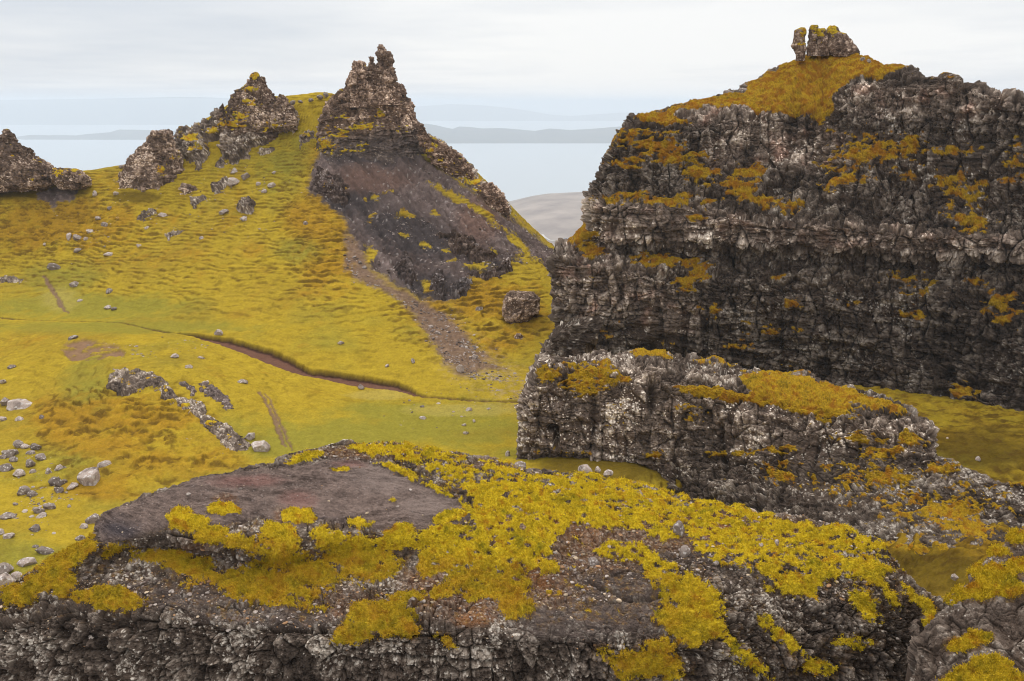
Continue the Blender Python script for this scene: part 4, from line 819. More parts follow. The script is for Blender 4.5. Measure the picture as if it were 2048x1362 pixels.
# ------------------------------------------------------------------ spires, pinnacles and crags
def foot_fade(px, py, P): return 1 - 0.72 * sstep(270, 330, py + 10 * fbm(P, 4, 3, 630))
def pale_rock(C, P, px, py, tone, crack, up): return C * np.array((1.65, 1.5, 1.42))
def join_towers(name, parts, s, label, cat, **kw):
    kw.setdefault('tone_fn', pale_rock)
    """several closed towers fused as one thing: the first is the thing, the others join its mesh"""
    objs = []
    for k, (rows, D, rd, H) in enumerate(parts):
        G = rings(rows, D, rd, H, kw.get('W', 280), kw.get('power', 2.2))
        kk = {a: b for a, b in kw.items() if a not in ('W', 'power')}
        objs.append(finish_rock(name, G, s, label, cat, wrap=True, **kk))
    root = objs[0]
    def merge(dst, srcs):
        Vs, Fs, Cs, off = [], [], [], 0
        for o in [dst] + srcs:
            me = o.data; v = np.empty(len(me.vertices) * 3, f32); me.vertices.foreach_get('co', v)
            q = np.empty(len(me.loops), np.int32); me.loops.foreach_get('vertex_index', q); c = np.empty(len(me.vertices) * 4, f32); me.attributes['tint'].data.foreach_get('color', c)
            Vs.append(v.reshape(-1, 3)); Fs.append(q.reshape(-1, 4) + off); Cs.append(c.reshape(-1, 4)); off += len(me.vertices)
        mat = dst.data.materials[0]; sm = len(dst.data.polygons) and dst.data.polygons[0].use_smooth
        return np.concatenate(Vs), np.concatenate(Fs), np.concatenate(Cs), mat, sm
    if len(objs) > 1:
        kids = [c for o in objs for c in o.children]
        V, F, C, mat, sm = merge(root, objs[1:]); new = make_mesh('tmp', V, F, mat, C, sm)
        nm = None
        if kids:
            V, F, C, mat, sm = merge(kids[0], kids[1:]); nm = make_mesh('tmp', V, F, mat, C, True)
        for o in kids + objs: bpy.data.objects.remove(o)
        new.name = name; new.data.name = name; tag(new, label, cat, kw.get('group'))
        if nm: nm.name = 'moss'; nm.data.name = 'moss'; nm['kind'] = 'stuff'; nm.parent = new
        root = new
    return root
def spots(L, thr=0.0, seed=0, k=1.0, s=1.0):
    def f(P, px, py, up, N):
        n = fbm(P, 2.2 * s, 4, 600 + seed, 0.6); n2 = fbm(P, 0.8 * s, 3, 601 + seed, 0.6)
        return np.maximum(0.6 * blobs(px + 10 * n + 5 * n2, py + 8 * n2 + 5 * n, L) - 0.05, -0.85 + 1.0 * (up - 0.1)) + 0.5 * n * k + 0.55 * n2 * k + 0.5 * (up - 0.3) - thr
    return f
def spire_tone(C, P, px, py, tone, crack, up):
    n = fbm(P, 4, 3, 620)
    low = sstep(235, 300, py + 18 * n + 0.06 * (px - 740))
    D_ = np.broadcast_to(np.array((0.062, 0.052, 0.050), f32), P.shape) * (1 + 0.6 * tone + 0.3 * fbm(P, 0.7, 3, 621))[..., None]
    C = C * (1.9 + 0.35 * n)[..., None] * np.array((1.07, 0.96, 0.90))
    return C + (D_ - C) * (0.75 * low)[..., None]
join_towers('rock_spire', [
    ([(150,700,792),(163,692,793),(173,686,810),(190,664,813),(205,650,820),(230,641,831),(250,637,845),(262,635,848),(285,631,852),(310,624,858),(335,612,868)], 230, 0.36, 300),
    ([(90,759,765),(95,757,768),(103,755,776),(109,752,786),(118,750,789),(135,748,788),(144,745,793),(165,738,792),(210,725,805)], 229.5, 0.9, 150),
    ([(114,737,750),(120,735,753),(140,733,758),(200,728,770)], 228.5, 0.9, 90),
    ([(122,710,724),(128,706,732),(140,703,738),(160,697,744),(215,690,750)], 228, 0.9, 100)],
    1.1, 'tall pointed rock spire, the highest and sharpest on the left hill', 'rock spire', seed=21, amp=0.8, tone_fn=spire_tone,
    moss_fn=spots([(762,226,14,12,.8),(720,255,40,14,.7),(690,262,22,16,.8),(655,290,20,30,.8),(690,235,16,8,.6),(800,262,12,10,.4),(640,330,14,30,.9),(700,300,40,10,.5)], 0.1, 1), light=0.52, brown=0.25, lich=0.42, thick=0.25, dark=0.15, orange=0.4, colz=1.8, W=360, fade=foot_fade)
join_towers('rock_pinnacle', [
    ([(146,504,514),(150,500,518),(156,497,524),(165,494,530),(172,486,534),(180,470,539),(188,465,545),(203,457,555),(215,450,560),(235,443,568),(262,438,574),(285,438,572)], 235, 0.5, 240),
    ([(187,558,563),(192,555,568),(199,551,574),(212,548,582),(235,545,590),(260,545,592)], 233, 0.9, 90),
    ([(205,442,447),(214,439,451),(230,436,458),(260,432,465)], 233.5, 0.9, 70)],
    1.0, 'moss-capped rock pinnacle between the tall spire and the broken crags to its left', 'rock pinnacle', seed=22, amp=0.75,
    moss_fn=spots([(509,152,12,9,1.6),(505,180,14,8,.8),(500,205,20,8,.7),(480,230,22,10,.8),(470,250,30,12,.9),(540,255,30,10,.6)], 0.05, 2), light=0.5, brown=0.3, lich=0.5, thick=0.25, dark=0.15, colz=1.6, W=300)
join_towers('rock_crag', [
    ([(262,314,336),(267,302,343),(272,300,344),(286,288,347),(293,280,348),(304,268,352),(317,255,357),(335,250,362),(352,239,366),(385,234,370),(402,236,374)], 229.5, 0.55, 210),
    ([(300,345,356),(306,343,362),(320,342,366),(350,338,372),(380,330,378)], 229.5, 0.9, 90),
    ([(368,362,392),(374,360,402),(385,358,404),(398,362,400)], 224.5, 0.8, 60)],
    0.95, 'pale blocky square-topped crag on the ridge beside the grassy saddle', 'crag', seed=23, amp=0.72,
    moss_fn=spots([(325,342,12,18,.7),(350,315,14,10,.6)], 0.2, 3), light=0.62, brown=0.2, lich=0.62, thick=0.2, colz=2.6, W=300)
join_towers('rock_crag', [
    ([(272,-60,28),(283,-62,33),(295,-64,50),(306,-66,62),(318,-68,76),(326,-70,92),(334,-72,104),(350,-74,118),(366,-74,110),(382,-74,90)], 228, 0.5, 220),
    ([(262,13,18),(266,9,30),(272,8,32),(284,2,36)], 228.5, 0.9, 60),
    ([(296,52,60),(302,50,64),(316,46,66),(330,44,70)], 226.5, 0.9, 60)],
    0.95, 'large rock crag with an upright beak, at the left edge of the view', 'crag', seed=24, amp=0.72,
    moss_fn=spots([(70,360,40,8,.5)], 0.25, 4), light=0.42, brown=0.35, lich=0.45, thick=0.2, colz=1.8, W=340)
join_towers('rock_crag', [
    ([(333,112,122),(338,106,152),(345,104,162),(352,104,176),(360,106,184),(370,112,180),(380,120,170)], 227, 0.6, 90)],
    0.8, 'low jagged crag between the leftmost crag and the grassy saddle', 'crag', seed=25, amp=0.7,
    moss_fn=spots([(150,342,14,6,.7),(120,350,10,10,.5)], 0.15, 5), light=0.55, brown=0.25, lich=0.6, thick=0.2, colz=1.4, W=260)
def brown_foot(C, P, px, py, tone, crack, up): return C * np.array((1.75, 1.5, 1.36))
join_towers('rock_crag', [
    ([(250,838,847),(258,836,851),(270,834,860),(283,838,880),(300,846,908),(315,858,926),(330,872,941),(348,888,944),(362,905,952),(380,925,960)], 226, 0.5, 170)],
    0.95, 'ragged stepped crag descending the skyline just right of the tall spire', 'crag', seed=26, amp=0.7, tone_fn=brown_foot,
    moss_fn=spots([(860,300,16,12,.9),(890,335,30,7,.8,),(880,320,14,10,.7),(925,352,20,7,.6)], 0.1, 6), light=0.5, brown=0.3, lich=0.45, thick=0.2, colz=1.8, W=260)
join_towers('rock_crag', [
    ([(365,968,976),(372,955,990),(382,945,1000),(398,940,1012),(415,942,1018),(430,952,1020),(446,975,1020),(462,992,1026)], 223, 0.55, 130)],
    0.85, 'lowest blocky crag at the right end of the left hill skyline, above the distant moor', 'crag', seed=27, amp=0.7, tone_fn=brown_foot,
    moss_fn=spots([(950,385,14,6,.5)], 0.2, 7), light=0.55, brown=0.28, lich=0.5, thick=0.2, colz=2.4, W=240)
join_towers('standing_rock', [
    ([(582,1020,1040),(588,1012,1072),(598,1008,1081),(612,1006,1081),(626,1005,1079),(636,1010,1066),(650,1018,1058),(668,1028,1052)], 175.5, 0.8, 150)],
    0.8, 'lone stout rock block standing on the mossy slope left of the great cliff', 'rock', seed=28, amp=0.6,
    moss_fn=None, light=0.62, brown=0.2, lich=0.6, thick=0.2, colz=1.4, W=220)
join_towers('standing_rock', [
    ([(668,1033,1044),(676,1028,1052),(688,1027,1053),(700,1032,1050)], 167.5, 0.8, 60)],
    0.6, 'small pale rock below the lone stout block on the mossy slope', 'rock', seed=29, amp=0.5, moss_fn=None, light=0.6, brown=0.2, lich=0.6, thick=0.2, colz=1.2, W=120)
TEETH = [([(57,1603,1609),(61,1589,1611),(72,1588,1611),(86,1587,1610),(91,1583,1611),(100,1588,1612),(110,1592,1612),(122,1592,1610)], 162.5, 'leftmost upright rock tooth on the cliff summit, split off by a thin gap of sky', 41),
         ([(50,1625,1634),(54,1619,1637),(62,1616,1637),(80,1615,1636),(100,1614,1636),(112,1614,1638)], 162.8, 'tallest mossy-headed rock tooth in the middle of the cliff summit', 42),
         ([(57,1636,1648),(62,1633,1654),(75,1634,1657),(95,1636,1658),(112,1636,1658)], 162.2, 'pale-flanked rock tooth right against the tallest one on the cliff summit', 43),
         ([(52,1660,1668),(57,1655,1676),(66,1652,1682),(70,1651,1692),(80,1651,1700),(90,1651,1707),(98,1652,1715),(104,1655,1718),(112,1660,1716),(120,1670,1712)], 162.4, 'wide slanting rock tooth at the right end of the cliff summit group', 44)]
for rows, D, lab, sd_ in TEETH:
    cx = (rows[0][1] + rows[0][2]) / 2
    join_towers('rock_tooth', [(rows, D, 0.9, 120)], 0.62, lab, 'rock', seed=sd_, amp=0.34,
        moss_fn=spots([(cx, rows[0][0] + 8, 12, 14, 1.2), (cx, rows[0][0] + 30, 10, 8, .6)], 0.15, sd_, s=0.5), light=0.5, brown=0.35, lich=0.35, thick=0.15, dark=0.35, colz=2.2, W=170, group='rock teeth on the cliff summit')

# crags that break through the turf: a skin of jointed rock standing proud of the ground inside a drawn outline
def crag_patch(name, poly, hgt, s, label, cat='rock outcrop', seed=0, moss=(), thr=0.1, mul=(1, 1, 1), step=1.1, rough=10, **kw):
    poly = np.array(poly, float); m = 16
    xs = np.arange(poly[:, 0].min() - m, poly[:, 0].max() + m, step); ys = np.arange(poly[:, 1].min() - m, poly[:, 1].max() + m, step)
    px, py = np.meshgrid(xs, ys); W = ghit(px, py); W = blur(W, 2)
    n = fbm(W.astype(f32), 2.5 * s, 4, seed + 700, 0.6)
    sdist = polysd(px, py, poly) + rough * n
    e = sstep(-3, 9, sdist)
    G = W + gnormal(blur(W, 4)) * (hgt * e + 0.5 * hgt * n * e)[..., None]
    G[..., 2] -= 1.6 * (1 - sstep(-6, 2, sdist))
    msk = spots(list(moss), thr, seed) if moss else None
    def tf(C, P, a, b, tone, crack, up): return C * np.array(mul) * 1.55
    finish_rock(name, G, s, label, cat, seed=seed, moss_fn=msk, tone_fn=tf, fade=sstep(-2, 10, sdist) * 0.9 + 0.05, bw=3, **kw)
K = dict(light=0.6, brown=0.2, lich=0.6, thick=0.15, colz=1.5)
crag_patch('rock_outcrop', [(346,284),(366,264),(396,257),(425,240),(440,225),(452,232),(460,262),(440,280),(420,282),(418,305),(402,330),(398,342),(388,325),(372,318),(352,300)], 2.2, 1.0, 'broken shelf of pale rubble left of the moss-capped pinnacle, beside the square-topped crag', seed=51, moss=[(380,275,22,7,.9),(430,262,20,10,.8),(400,295,14,8,.6)], thr=0.05, **K)
crag_patch('rock_outcrop', [(462,232),(540,235),(548,250),(520,262),(515,276),(532,282),(505,300),(498,316),(478,322),(466,330),(455,316),(440,305),(445,280),(455,250)], 2.0, 1.0, 'steep fan of pale fractured rock directly under the moss-capped pinnacle', seed=52, moss=[(470,250,12,10,.7),(520,255,16,8,.5)], thr=0.12, **K)
crag_patch('rock_outcrop', [(556,222),(585,215),(600,235),(590,262),(570,262),(556,245),(540,238)], 1.2, 0.7, 'rocky steps on the right flank of the moss-capped pinnacle, under the skyline dip', seed=53, moss=[(580,235,20,8,.7)], thr=0.05, **K)
crag_patch('rock_outcrop', [(432,322),(442,315),(458,320),(456,330),(440,334),(430,332)], 0.9, 0.6, 'small pale outcrop just below the fan of fractured rock', seed=54, **K)
crag_patch('rock_outcrop', [(422,386),(428,370),(442,358),(454,356),(460,366),(450,380),(436,388)], 1.3, 0.7, 'large oval boulder-like outcrop in the slanting row of rocks on the grass hill', seed=55, **K)
crag_patch('rock_outcrop', [(382,400),(398,393),(414,392),(418,398),(405,404),(394,414),(388,420),(384,410)], 0.9, 0.55, 'shadowed slab outcrop at the lower end of the slanting row of rocks', seed=56, **K)
crag_patch('rock_outcrop', [(476,410),(488,398),(500,398),(509,405),(508,425),(498,428),(485,428),(476,425)], 1.7, 0.65, 'tall gnarled outcrop alone on the grass hill below the slanting row of rocks', seed=57, **K)
crag_patch('rock_outcrop', [(517,305),(530,298),(545,292),(552,298),(538,306),(522,312)], 0.9, 0.55, 'flat pale outcrop on bright grass under the pinnacle right flank', seed=58, **K)
crag_patch('rock_outcrop', [(596,272),(612,260),(632,262),(630,275),(610,285),(600,295)], 1.0, 0.6, 'scattered stones at the left foot of the tall spire', seed=59, moss=[(615,270,10,6,.6)], **K)
KD = dict(light=0.35, brown=0.3, lich=0.35, thick=0.15, colz=1.4)
crag_patch('rock_outcrop', [(218,752),(232,740),(262,737),(290,741),(312,752),(330,764),(318,780),(292,778),(262,786),(235,790),(216,775)], 0.55, 0.6, 'rounded lichen-spotted outcrop crowning the left end of the hillock', seed=61, amp=0.6, moss=[(330,770,10,8,.4)], thr=0.4, light=0.5, brown=0.25, lich=0.5, thick=0.12, colz=1.0)
crag_patch('rock_outcrop', [(318,768),(336,768),(350,790),(372,800),(404,806),(416,822),(402,836),(372,826),(352,812),(330,806),(320,790)], 0.55, 0.6, 'knobbly middle outcrop stepping down the front of the hillock', seed=62, amp=0.6, moss=[(370,812,12,5,.6),(345,800,8,5,.6)], thr=0.35, light=0.55, brown=0.25, lich=0.6, thick=0.12, colz=1.0)
crag_patch('rock_outcrop', [(392,830),(430,832),(456,850),(478,870),(498,884),(496,902),(474,908),(455,898),(440,884),(418,862),(398,848)], 0.55, 0.6, 'lowest outcrop of the hillock, dark above and bristling with white-spotted stones at its foot', seed=63, amp=0.6, moss=[(420,850,14,5,.4)], thr=0.4, light=0.5, brown=0.3, lich=0.65, thick=0.12, colz=1.0)
crag_patch('rock_outcrop', [(350,762),(372,762),(388,774),(396,784),(382,788),(366,774)], 0.4, 0.6, 'smaller of the two dark slabs on the back of the hillock', seed=64, amp=0.5, mul=(0.9, 0.9, 1.0), **KD)
crag_patch('rock_outcrop', [(396,766),(414,764),(446,782),(462,800),(466,815),(452,822),(438,806),(414,792),(400,784)], 0.4, 0.6, 'longer of the two dark slabs on the back of the hillock', seed=65, amp=0.5, mul=(0.9, 0.9, 1.0), **KD)
crag_patch('rock_outcrop', [(846,258),(880,283),(915,303),(945,330),(958,360),(985,376),(1014,405),(1022,425),(1000,430),(975,408),(950,388),(925,368),(900,350),(872,322),(855,292)], 1.0, 0.9, 'broken rocky ridge linking the crags right of the tall spire', seed=73, moss=[(880,310,20,8,.6),(935,362,24,7,.6)], thr=0.05, **K)
crag_patch('lava_outcrop', [(628,352),(640,335),(662,345),(690,360),(700,385),(690,410),(665,400),(640,388),(622,374)], 0.8, 1.0, 'low dark rock swelling at the upper left corner of the scree', seed=74, mul=(0.5, 0.47, 0.5), **KD)
crag_patch('lava_outcrop', [(872,470),(905,462),(940,478),(968,498),(990,512),(975,522),(940,512),(905,498),(880,486)], 0.9, 0.9, 'long dark rock rib slanting down across the right half of the scree', seed=75, mul=(0.6, 0.55, 0.55), **KD)
crag_patch('lava_outcrop', [(862,556),(872,540),(886,545),(890,566),(886,594),(866,590),(860,574)], 1.4, 0.7, 'dark upright rock stub at the foot of the scree slope', seed=66, mul=(0.6, 0.62, 0.72), **KD)
crag_patch('lava_outcrop', [(900,580),(910,562),(930,556),(942,562),(938,590),(920,600),(904,594)], 1.3, 0.7, 'dark blue-grey rounded rock below the scree, right of the upright stub', seed=67, mul=(0.6, 0.64, 0.76), **KD)
crag_patch('lava_outcrop', [(788,535),(808,505),(826,520),(832,560),(820,568),(800,552)], 1.2, 0.8, 'dark rock rib bulging from the scree above the brown earth chute', seed=68, mul=(0.6, 0.6, 0.68), **KD)
crag_patch('lava_outcrop', [(940,545),(975,548),(1000,530),(1018,520),(1022,540),(1000,556),(960,558)], 1.3, 0.8, 'curved dark rock rim right of the scree, holding a patch of orange moss', seed=69, mul=(0.7, 0.68, 0.74), **KD)
crag_patch('rock_outcrop', [(-30,555),(20,552),(48,558),(56,566),(40,570),(10,566),(-30,566)], 0.5, 0.45, 'flat grey rock shelf at the left edge below the grass hill', seed=70, **K)
crag_patch('rock_outcrop', [(274,437),(285,426),(305,418),(314,422),(300,434),(282,444)], 0.8, 0.45, 'cluster of pale angular stones under the square-topped crag', seed=71, **K)
crag_patch('rock_outcrop', [(330,472),(345,464),(362,458),(370,462),(356,472),(336,478)], 0.6, 0.45, 'low pale stone ridge halfway down the grass hill', seed=72, **K)

# ------------------------------------------------------------------ loose boulders, each one traced
def ico(n):
    t = (1 + 5 ** 0.5) / 2
    V = [(-1,t,0),(1,t,0),(-1,-t,0),(1,-t,0),(0,-1,t),(0,1,t),(0,-1,-t),(0,1,-t),(t,0,-1),(t,0,1),(-t,0,-1),(-t,0,1)]
    F = [(0,11,5),(0,5,1),(0,1,7),(0,7,10),(0,10,11),(1,5,9),(5,11,4),(11,10,2),(10,7,6),(7,1,8),(3,9,4),(3,4,2),(3,2,6),(3,6,8),(3,8,9),(4,9,5),(2,4,11),(6,2,10),(8,6,7),(9,8,1)]
    V = np.array(V, float); V /= np.linalg.norm(V, axis=1)[:, None]; F = np.array(F)
    for _ in range(n):
        E = np.sort(np.concatenate([F[:, [0, 1]], F[:, [1, 2]], F[:, [2, 0]]]), 1); u, inv = np.unique(E, axis=0, return_inverse=True); inv = inv.ravel()
        M = V[u].mean(1); M /= np.linalg.norm(M, axis=1)[:, None]; b = len(V); V = np.concatenate([V, M]); k = len(F)
        a0, a1, a2 = inv[:k] + b, inv[k:2 * k] + b, inv[2 * k:] + b
        F = np.concatenate([np.stack([F[:, 0], a0, a2], 1), np.stack([F[:, 1], a1, a0], 1), np.stack([F[:, 2], a2, a1], 1), np.stack([a0, a1, a2], 1)])
    return V, F
ICO4, ICO3 = ico(4), ico(3)
def boulder(px, py, w, h, label, seed, name='boulder', tone=1.0, lich=0.5, group=None, hit=None, D=None, sink=0.3, cat='boulder', near=False):
    """px, py = middle of the stone in the frame; w, h = its seen size in frame pixels"""
    if D is not None: base = unproj(px, py + h * 0.5, D)
    else: base = ghit(np.array([px]), np.array([py + h * 0.42]))[0]
    k = base[1] / FPX / CP; rx = w * k / 2; rz = h * k / 2 * 1.05
    rng = np.random.default_rng(seed * 7 + 3)
    V, F = ICO4 if w > 12 else ICO3
    nP = 12; nn = rng.normal(size=(nP, 3)); nn /= np.linalg.norm(nn, axis=1)[:, None]; hh = rng.uniform(0.62, 0.98, nP)
    dt = V @ nn.T; r = np.min(np.where(dt > 0.05, hh / np.maximum(dt, 0.05), 9), axis=1); r = np.minimum(r, 1.12)
    P = V * r[:, None]
    ext = P.max(0) - P.min(0); P = P / ext * 2 - (P.max(0) + P.min(0)) / ext
    P = P * np.array([rx, (rx + rz) * 0.5, rz * 1.15])
    sz = (rx + rz) / 2
    Pw = (P + seed * 13.7).astype(f32)
    P = P + V * (0.09 * sz * fbm(Pw, sz * 0.8, 4, 800, 0.6))[:, None]
    a = rng.uniform(-0.3, 0.3); ca, sa = math.cos(a), math.sin(a); P = np.stack([P[:, 0] * ca - P[:, 2] * sa, P[:, 1], P[:, 0] * sa + P[:, 2] * ca], 1)
    n = fbm(Pw, sz * 0.9, 3, 801); l = worley(Pw, sz * 0.30, 802)
    C = mixc(np.broadcast_to(np.array((0.25, 0.20, 0.17), f32), P.shape) * tone, (0.12, 0.092, 0.078), sstep(-0.1, 0.7, n)); 
    C = mixc(C, (0.52, 0.47, 0.43), sstep(0.02, 0.14, 0.62 * (l[2] > 1 - 0.55 * lich) - l[0]) * (V[:, 2] > -0.3) * 0.85)
    C4 = np.c_[np.clip(C, 0.01, 0.9), np.zeros(len(C))]
    o = make_mesh(name, P, F, MAT_ROCKN if near else MAT_ROCK, C4, False)
    o.location = base + np.array([0, 0, rz * (1 - 2 * sink) * 0.9])
    tag(o, label, cat, group)
    return o
GB = 'boulders strewn over the grass at the lower left'
B1 = [  # left boulder field (px, py, w, h, label)
 (19,902,30,22,'wedge-shaped grey boulder with a flat face, leftmost of the top cluster of boulders'),
 (36,886,20,16,'pinkish boulder tucked behind the wedge-shaped one in the top cluster'),
 (52,892,18,10,'low flat pale slab lying right of the pinkish boulder in the top cluster'),
 (72,892,20,12,'dark brown boulder at the right end of the top cluster'),
 (28,916,16,11,'small grey stone just below the wedge-shaped boulder'),
 (6,912,14,10,'small stone cut by the left edge beside the wedge-shaped boulder'),
 (60,904,24,9,'low mossy stone in the middle of the top cluster'),
 (82,912,22,14,'smooth brown rounded boulder standing a little apart below the top cluster'),
 (60,923,20,15,'squarish grey boulder left of the smooth brown rounded one'),
 (10,933,34,15,'long dark flat boulder reaching in from the left edge'),
 (38,944,26,15,'pale sloping boulder just right of the long dark flat one'),
 (65,941,13,9,'little grey stone alone between the pale sloping boulder and the white-topped stone'),
 (97,940,12,14,'narrow upright stone left of the white-topped stone'),
 (117,934,20,13,'white-topped rounded stone in the middle of the boulder field'),
 (180,948,46,44,'largest pale slab boulder of the field, blotched white, leaning on the grass'),
 (209,926,28,16,'dark grey boulder touching the top right of the largest pale slab'),
 (112,960,30,22,'dark pointed boulder, tallest of the middle pile'),
 (128,962,18,12,'grey stone wedged against the dark pointed boulder in the middle pile'),
 (146,970,24,13,'pale spotted stone at the right end of the middle pile'),
 (118,978,20,14,'brown stone at the foot of the dark pointed boulder'),
 (49,978,24,22,'big flat-faced grey boulder left of the middle pile'),
 (64,985,20,14,'smaller stone leaning on the big flat-faced grey boulder'),
 (31,1007,11,8,'brown pebble-sized stone alone below the big flat-faced boulder'),
 (78,1018,24,13,'flat grey slab lying above a round boulder in the lower field'),
 (84,1029,22,15,'round pale boulder under the flat grey slab in the lower field'),
 (100,1010,24,12,'lumpy brown boulder up and right of the flat grey slab'),
 (138,1011,8,8,'tiny white stone alone on open grass in the lower field'),
 (16,1030,34,13,'long low grey boulder near the left edge in the lower field'),
 (70,1054,28,19,'dark brown blocky boulder alone in the lower field'),
 (2,1062,16,14,'dark stone half cut off by the left edge above the pale slab'),
 (17,1070,24,12,'pale flat slab beside the dark stone at the left edge'),
 (187,1034,30,22,'cracked grey boulder just left of the purple slab of the knoll'),
 (168,1050,18,11,'small white-edged stone below the cracked grey boulder'),
 (160,1075,22,12,'mossy grey stone lowest of those beside the knoll'),
 (92,1098,38,15,'long dark boulder on green grass above the mossy shoulder of the knoll'),
 (72,1092,14,8,'small dark stone at the left tip of the long dark boulder'),
 (54,1122,40,18,'broken grey rock with a white edge above the mossy shoulder of the knoll'),
 (10,1132,40,24,'grey rock by the left edge level with the top of the mossy shoulder'),
 (10,1154,44,20,'very pale rock by the left edge, beneath the grey one'),
 (36,1146,26,14,'dark wet-looking rock between the very pale rock and the mossy shoulder')]
for i, (x, y, w, h, lab) in enumerate(B1):
    pale = 1.5 if ('pale' in lab or 'white' in lab) else (0.75 if 'dark' in lab else 1.0)
    boulder(x, y, w, h, lab, 100 + i, tone=pale, lich=0.6 if pale > 1 else 0.3, group=GB)
B2 = [
 (438,664,17,15,'pale rounded boulder standing on the lip of the peat gully'),
 (523,891,38,27,'big round pale boulder at the foot of the hillock, spotted with lichen'),
 (500,869,22,14,'small grey boulder up and left of the big round pale boulder'),
 (40,806,56,20,'long pale slanting slab on grass left of the hillock'),
 (12,800,20,18,'short upright slab against the left end of the long slanting slab'),
 (40,836,18,12,'grey stone below the long pale slanting slab'),
 (84,833,10,12,'small dark stone in the grass between the long slab and the hillock'),
 (6,836,14,9,'pale stone at the left edge below the long slanting slab'),
 (6,762,14,9,'little pale stone at the left edge above the long slanting slab'),
 (24,732,16,9,'dull grey stone on smooth grass left of the bare earth hollow'),
 (146,674,24,9,'dark stone on the upper rim of the bare earth hollow'),
 (349,711,16,9,'largest of the pale stones scattered on top of the hillock'),
 (378,732,16,9,'pale stone on the hillock top just behind the dark slabs'),
 (402,714,14,6,'flat pale stone on the hillock top nearest the gully'),
 (486,762,22,8,'low grey slab at the upper end of the worn track on the hillock'),
 (920,734,17,18,'pale smooth boulder at the foot of the brown earth chute'),
 (722,772,14,12,'pointed grey stone on the lower bank of the peat gully'),
 (826,720,8,12,'small pale upright stone on the grass slope above the gully'),
 (774,730,8,7,'tiny pale stone left of the small upright one above the gully'),
 (682,684,15,9,'little cluster-like dark and white stone on the open grass slope'),
 (1206,0,0,0,''),
 (938,818,14,9,'pale flat stone at the hollow just below the narrow stream line'),
 (846,834,15,8,'grey stone on pale grass in the valley floor, left of the white ones'),
 (928,849,10,6,'flat white stone alone on the valley floor'),
 (948,841,6,6,'tiny white stone just above the flat white one on the valley floor'),
 (932,865,12,9,'dark grey stone on the valley floor below the flat white one'),
 (150,567,22,12,'grey boulder on smooth grass right of the upper worn track'),
 (216,613,16,8,'pale flat stone pair-mate, left of two, on the lower grass hill'),
 (228,616,12,6,'darker stone, right of the two on the lower grass hill'),
 (218,580,14,11,'brownish stone above the pair on the lower grass hill'),
 (160,600,12,6,'small flat pale stone left of the pair on the lower grass hill'),
 (110,532,24,13,'dark crumbly boulder at the top of the upper worn track'),
 (137,472,10,16,'upright white-spotted stone on the upper grass hill, leftmost of a short row'),
 (155,473,16,11,'rounded grey stone second in the short row on the upper grass hill'),
 (180,462,14,11,'pale stone in the middle of the short row on the upper grass hill'),
 (172,477,9,8,'small pale stone under the short row on the upper grass hill'),
 (210,447,15,10,'brown-grey boulder above the right end of the short row on the upper grass hill'),
 (196,435,11,7,'pale stone just above the brown-grey boulder on the upper grass hill'),
 (219,415,9,7,'small grey stone high on the hill under the dark scree patch'),
 (155,499,16,8,'slanting grey stone on the hill between the short row and the crumbly boulder'),
 (90,488,8,6,'tiny white stone alone on the left part of the grass hill'),
 (218,507,22,7,'long thin pale slab lying flat on the grass hill'),
 (325,429,18,9,'grey stone right of the cluster of pale angular stones'),
 (294,455,9,7,'small pale stone below the cluster of pale angular stones'),
 (278,490,9,8,'small white stone on the hill below the low pale ridge'),
 (190,386,8,12,'slim pale stone on the grass saddle under the skyline'),
 (232,386,10,8,'small pale stone left of the foot of the square-topped crag'),
 (467,362,22,16,'pale blocky stone next above the large oval outcrop in the slanting row'),
 (491,351,18,12,'angular grey stone third from the top of the slanting row'),
 (470,340,20,10,'thin pale slab at the top of the slanting row of rocks'),
 (543,369,16,9,'pale stone on open grass between the slanting row and the spire'),
 (528,381,13,8,'whitish flat stone just below the pale one on open grass'),
 (517,367,9,8,'small grey stone left of the two pale stones on open grass'),
 (487,436,14,10,'pale rounded stone at the foot of the tall gnarled outcrop'),
 (448,422,20,9,'slanting brown-grey slab left of the tall gnarled outcrop'),
 (404,475,10,8,'brown-grey stone alone on the middle of the grass hill'),
 (611,445,9,7,'grey stone on the orange grass near the edge of the scree'),
 (548,344,9,5,'thin white stone on the bright upper grass'),
 (434,366,0,0,''),
 (729,533,10,8,'small round stone at the head of the brown earth chute'),
 (720,524,8,7,'little dark stone above the round one at the head of the chute'),
 (862,652,9,7,'pale stone halfway down the brown earth chute'),
 (876,664,13,9,'larger pale stone halfway down the brown earth chute'),
 (958,616,16,10,'dark stone on mossy slope left of the lone stout block'),
 (950,712,14,9,'pale stone on the rubble right of the brown earth chute'),
 (1117,618,6,8,'tiny pale stone on the mossy slope against the great cliff'),
 (1170,936,30,22,'pale cube-like boulder behind the crest of the knoll, under the rock wall'),
 (1196,938,12,12,'small pinkish stone between the two pale boulders behind the knoll crest'),
 (1216,945,22,13,'rounded pale boulder right of the cube-like one behind the knoll crest'),
 (1040,930,26,18,'brownish boulder at the foot of the rock wall, half hidden by the knoll'),
 (1956,916,9,12,'small white stone on the dark grass slope right of the rock wall'),
 (1894,876,6,5,'tiny pale stone on the dark grass right of the rock wall'),
 (1015,906,10,16,'narrow pale stone in the grass by the left corner of the rock wall')]
